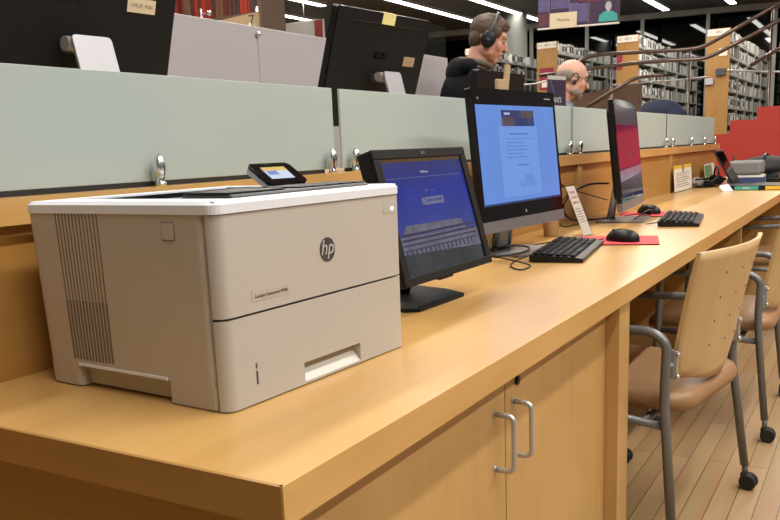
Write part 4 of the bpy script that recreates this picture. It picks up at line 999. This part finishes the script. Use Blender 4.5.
# --- seated balding man
def ex2(t, H, nb, ch_):
    b = MB(); 
    for s in (-1, 1): b.ell((-.040, s*.050, .012), (.058, .031, .040), 'greyhair', H)
    b.ell((-.078, 0, .006), (.034, .060, .045), 'greyhair', H); remesh(b.build('hair_fringe', t), .0055, 1)
    b = MB(); b.ell((.060, 0, -.088), (.034, .034, .026), 'greyhair', H)
    for s in (-1, 1): b.ell((.026, s*.046, -.075), (.046, .024, .026), 'greyhair', H)
    b.ell((.086, 0, -.043), (.014, .026, .006), 'greyhair', H); remesh(b.build('beard', t), .0045, 1)
    b = MB(); b.tube([nb+V((.0+.078*math.cos(R(a)), .085*math.sin(R(a)), .02+.022*math.cos(R(a+180)))) for a in range(25, 336, 20)], .019, 'shirt', 8); b.build('collar', t)
def arms2(s): return V((.14, s*.25, 1.03)), V((.34, s*.15, 1.075)), None
L2 = {'hip': .80, 'knee': lambda s: V((.36, s*.13, .78)), 'ankle': lambda s: V((.30, s*.13, .36))}
L2['ankle'] = lambda s: V((.25, s*.13, .40))
t2, H2 = person('balding man with glasses and grey beard in a grey shirt', (-1.47, 4.60, 0), 32, 'skin2', 1.475, .255, 16, 0, L2, 'shirt', arms2, ex2, .95)
HW = to_world(t2, H2); HL = HW.copy(); HL.translation = (0, 0, 0)
gl = thing('eyeglasses', 'thin dark-rimmed eyeglasses on the balding man', 'glasses', HW.translation)
b = MB()
for s in (-1, 1):
    b.tube([HL @ V((.096-.004*abs(math.cos(R(a))), s*.032+.022*math.cos(R(a)), .010+.015*math.sin(R(a)))) for a in range(0, 361, 24)], .0015, 'ink', 6)
    b.tube([HL @ V((.090, s*.054, .015)), HL @ V((.05, s*.073, .014)), HL @ V((-.012, s*.086, .010))], .0018, 'ink', 6)
b.tube([HL @ V((.097, -.010, .013)), HL @ V((.100, 0, .016)), HL @ V((.097, .010, .013))], .0016, 'ink', 6); b.build('frame', gl)
for s in (-1, 1): b = MB(); b.lathe([(.021, 0), (.021, .0012)], 'clear', HL @ T(.0945, s*.032, .010) @ Matrix.Diagonal((1, 1, .7, 1)) @ RY(90), 18); b.build('lens', gl)
er = thing('ear_headset', 'small black headset hooked over the balding man\'s ear', 'headset', HW.translation)
b = MB(); b.ell((-.002, -.088, -.026), (.014, .009, .016), 'rubber', HL); b.tube([HL @ V((-.004+.020*math.cos(R(a)), -.088, .004+.026*math.sin(R(a)))) for a in range(-60, 200, 20)], .004, 'rubber', 8); b.build('ear_hook', er)
# bar stool under the seated man
st = thing('bar_stool', 'round bar stool under the balding man', 'stool', (-1.47, 4.60, 0), 0)
b = MB(); b.lathe([(.10, .64), (.17, .65), (.18, .68), (.16, .70), (.05, .705)], 'blackm', seg=28); b.build('seat', st)
for k in range(4):
    a = R(45+90*k); b = MB(); b.tube([(.12*math.cos(a), .12*math.sin(a), .65), (.19*math.cos(a), .19*math.sin(a), .0)], .011, 'silver', 10); b.build('leg', st)
b = MB(); b.tube([(.17*math.cos(R(a)), .17*math.sin(R(a)), .28) for a in range(0, 361, 15)], .009, 'silver', 8); b.build('foot_ring', st)

# navy jacket over a chair back beyond the glass
js = thing('desk_chair', 'dark chair back carrying the navy jacket beyond the glass', 'chair', (-1.37, 7.70, 0), 90)
b = MB(); b.box((0, 0, 1.10), (.05, .50, .44), 'blackm', I4, .02); b.build('backrest', js)
b = MB(); b.box((-.22, 0, .80), (.44, .46, .06), 'blackm', I4, .02); b.build('seat', js)
for x, y in ((0, .2), (0, -.2), (-.4, .2), (-.4, -.2)): b = MB(); b.tube([(x, y, 0), (x, y, .9 if x == 0 else .78)], .013, 'silver', 8); b.build('leg', js)
b = MB(); b.ell((0, 0, 1.33), (.12, .21, .12), 'navy'); b.ell((.0, -.11, 1.27), (.12, .15, .12), 'navy'); b.ell((0, .07, 1.32), (.11, .14, .12), 'navy'); b.ell((.02, .0, 1.12), (.11, .22, .22), 'navy')
rnd = random.Random(5)
for k in range(24):
    y = rnd.uniform(-.2, .2); b.cone((.09, y, 1.30), (.13, y+rnd.uniform(-.1, .1), 1.0), .016, .022, 'navy', I4, 6)
o = b.build('navy_jacket', None, (-1.37, 7.70, 0), 90); remesh(o, .012, 2); tag(o, 'navy blue jacket draped over a chair back beyond the glass', 'jacket')
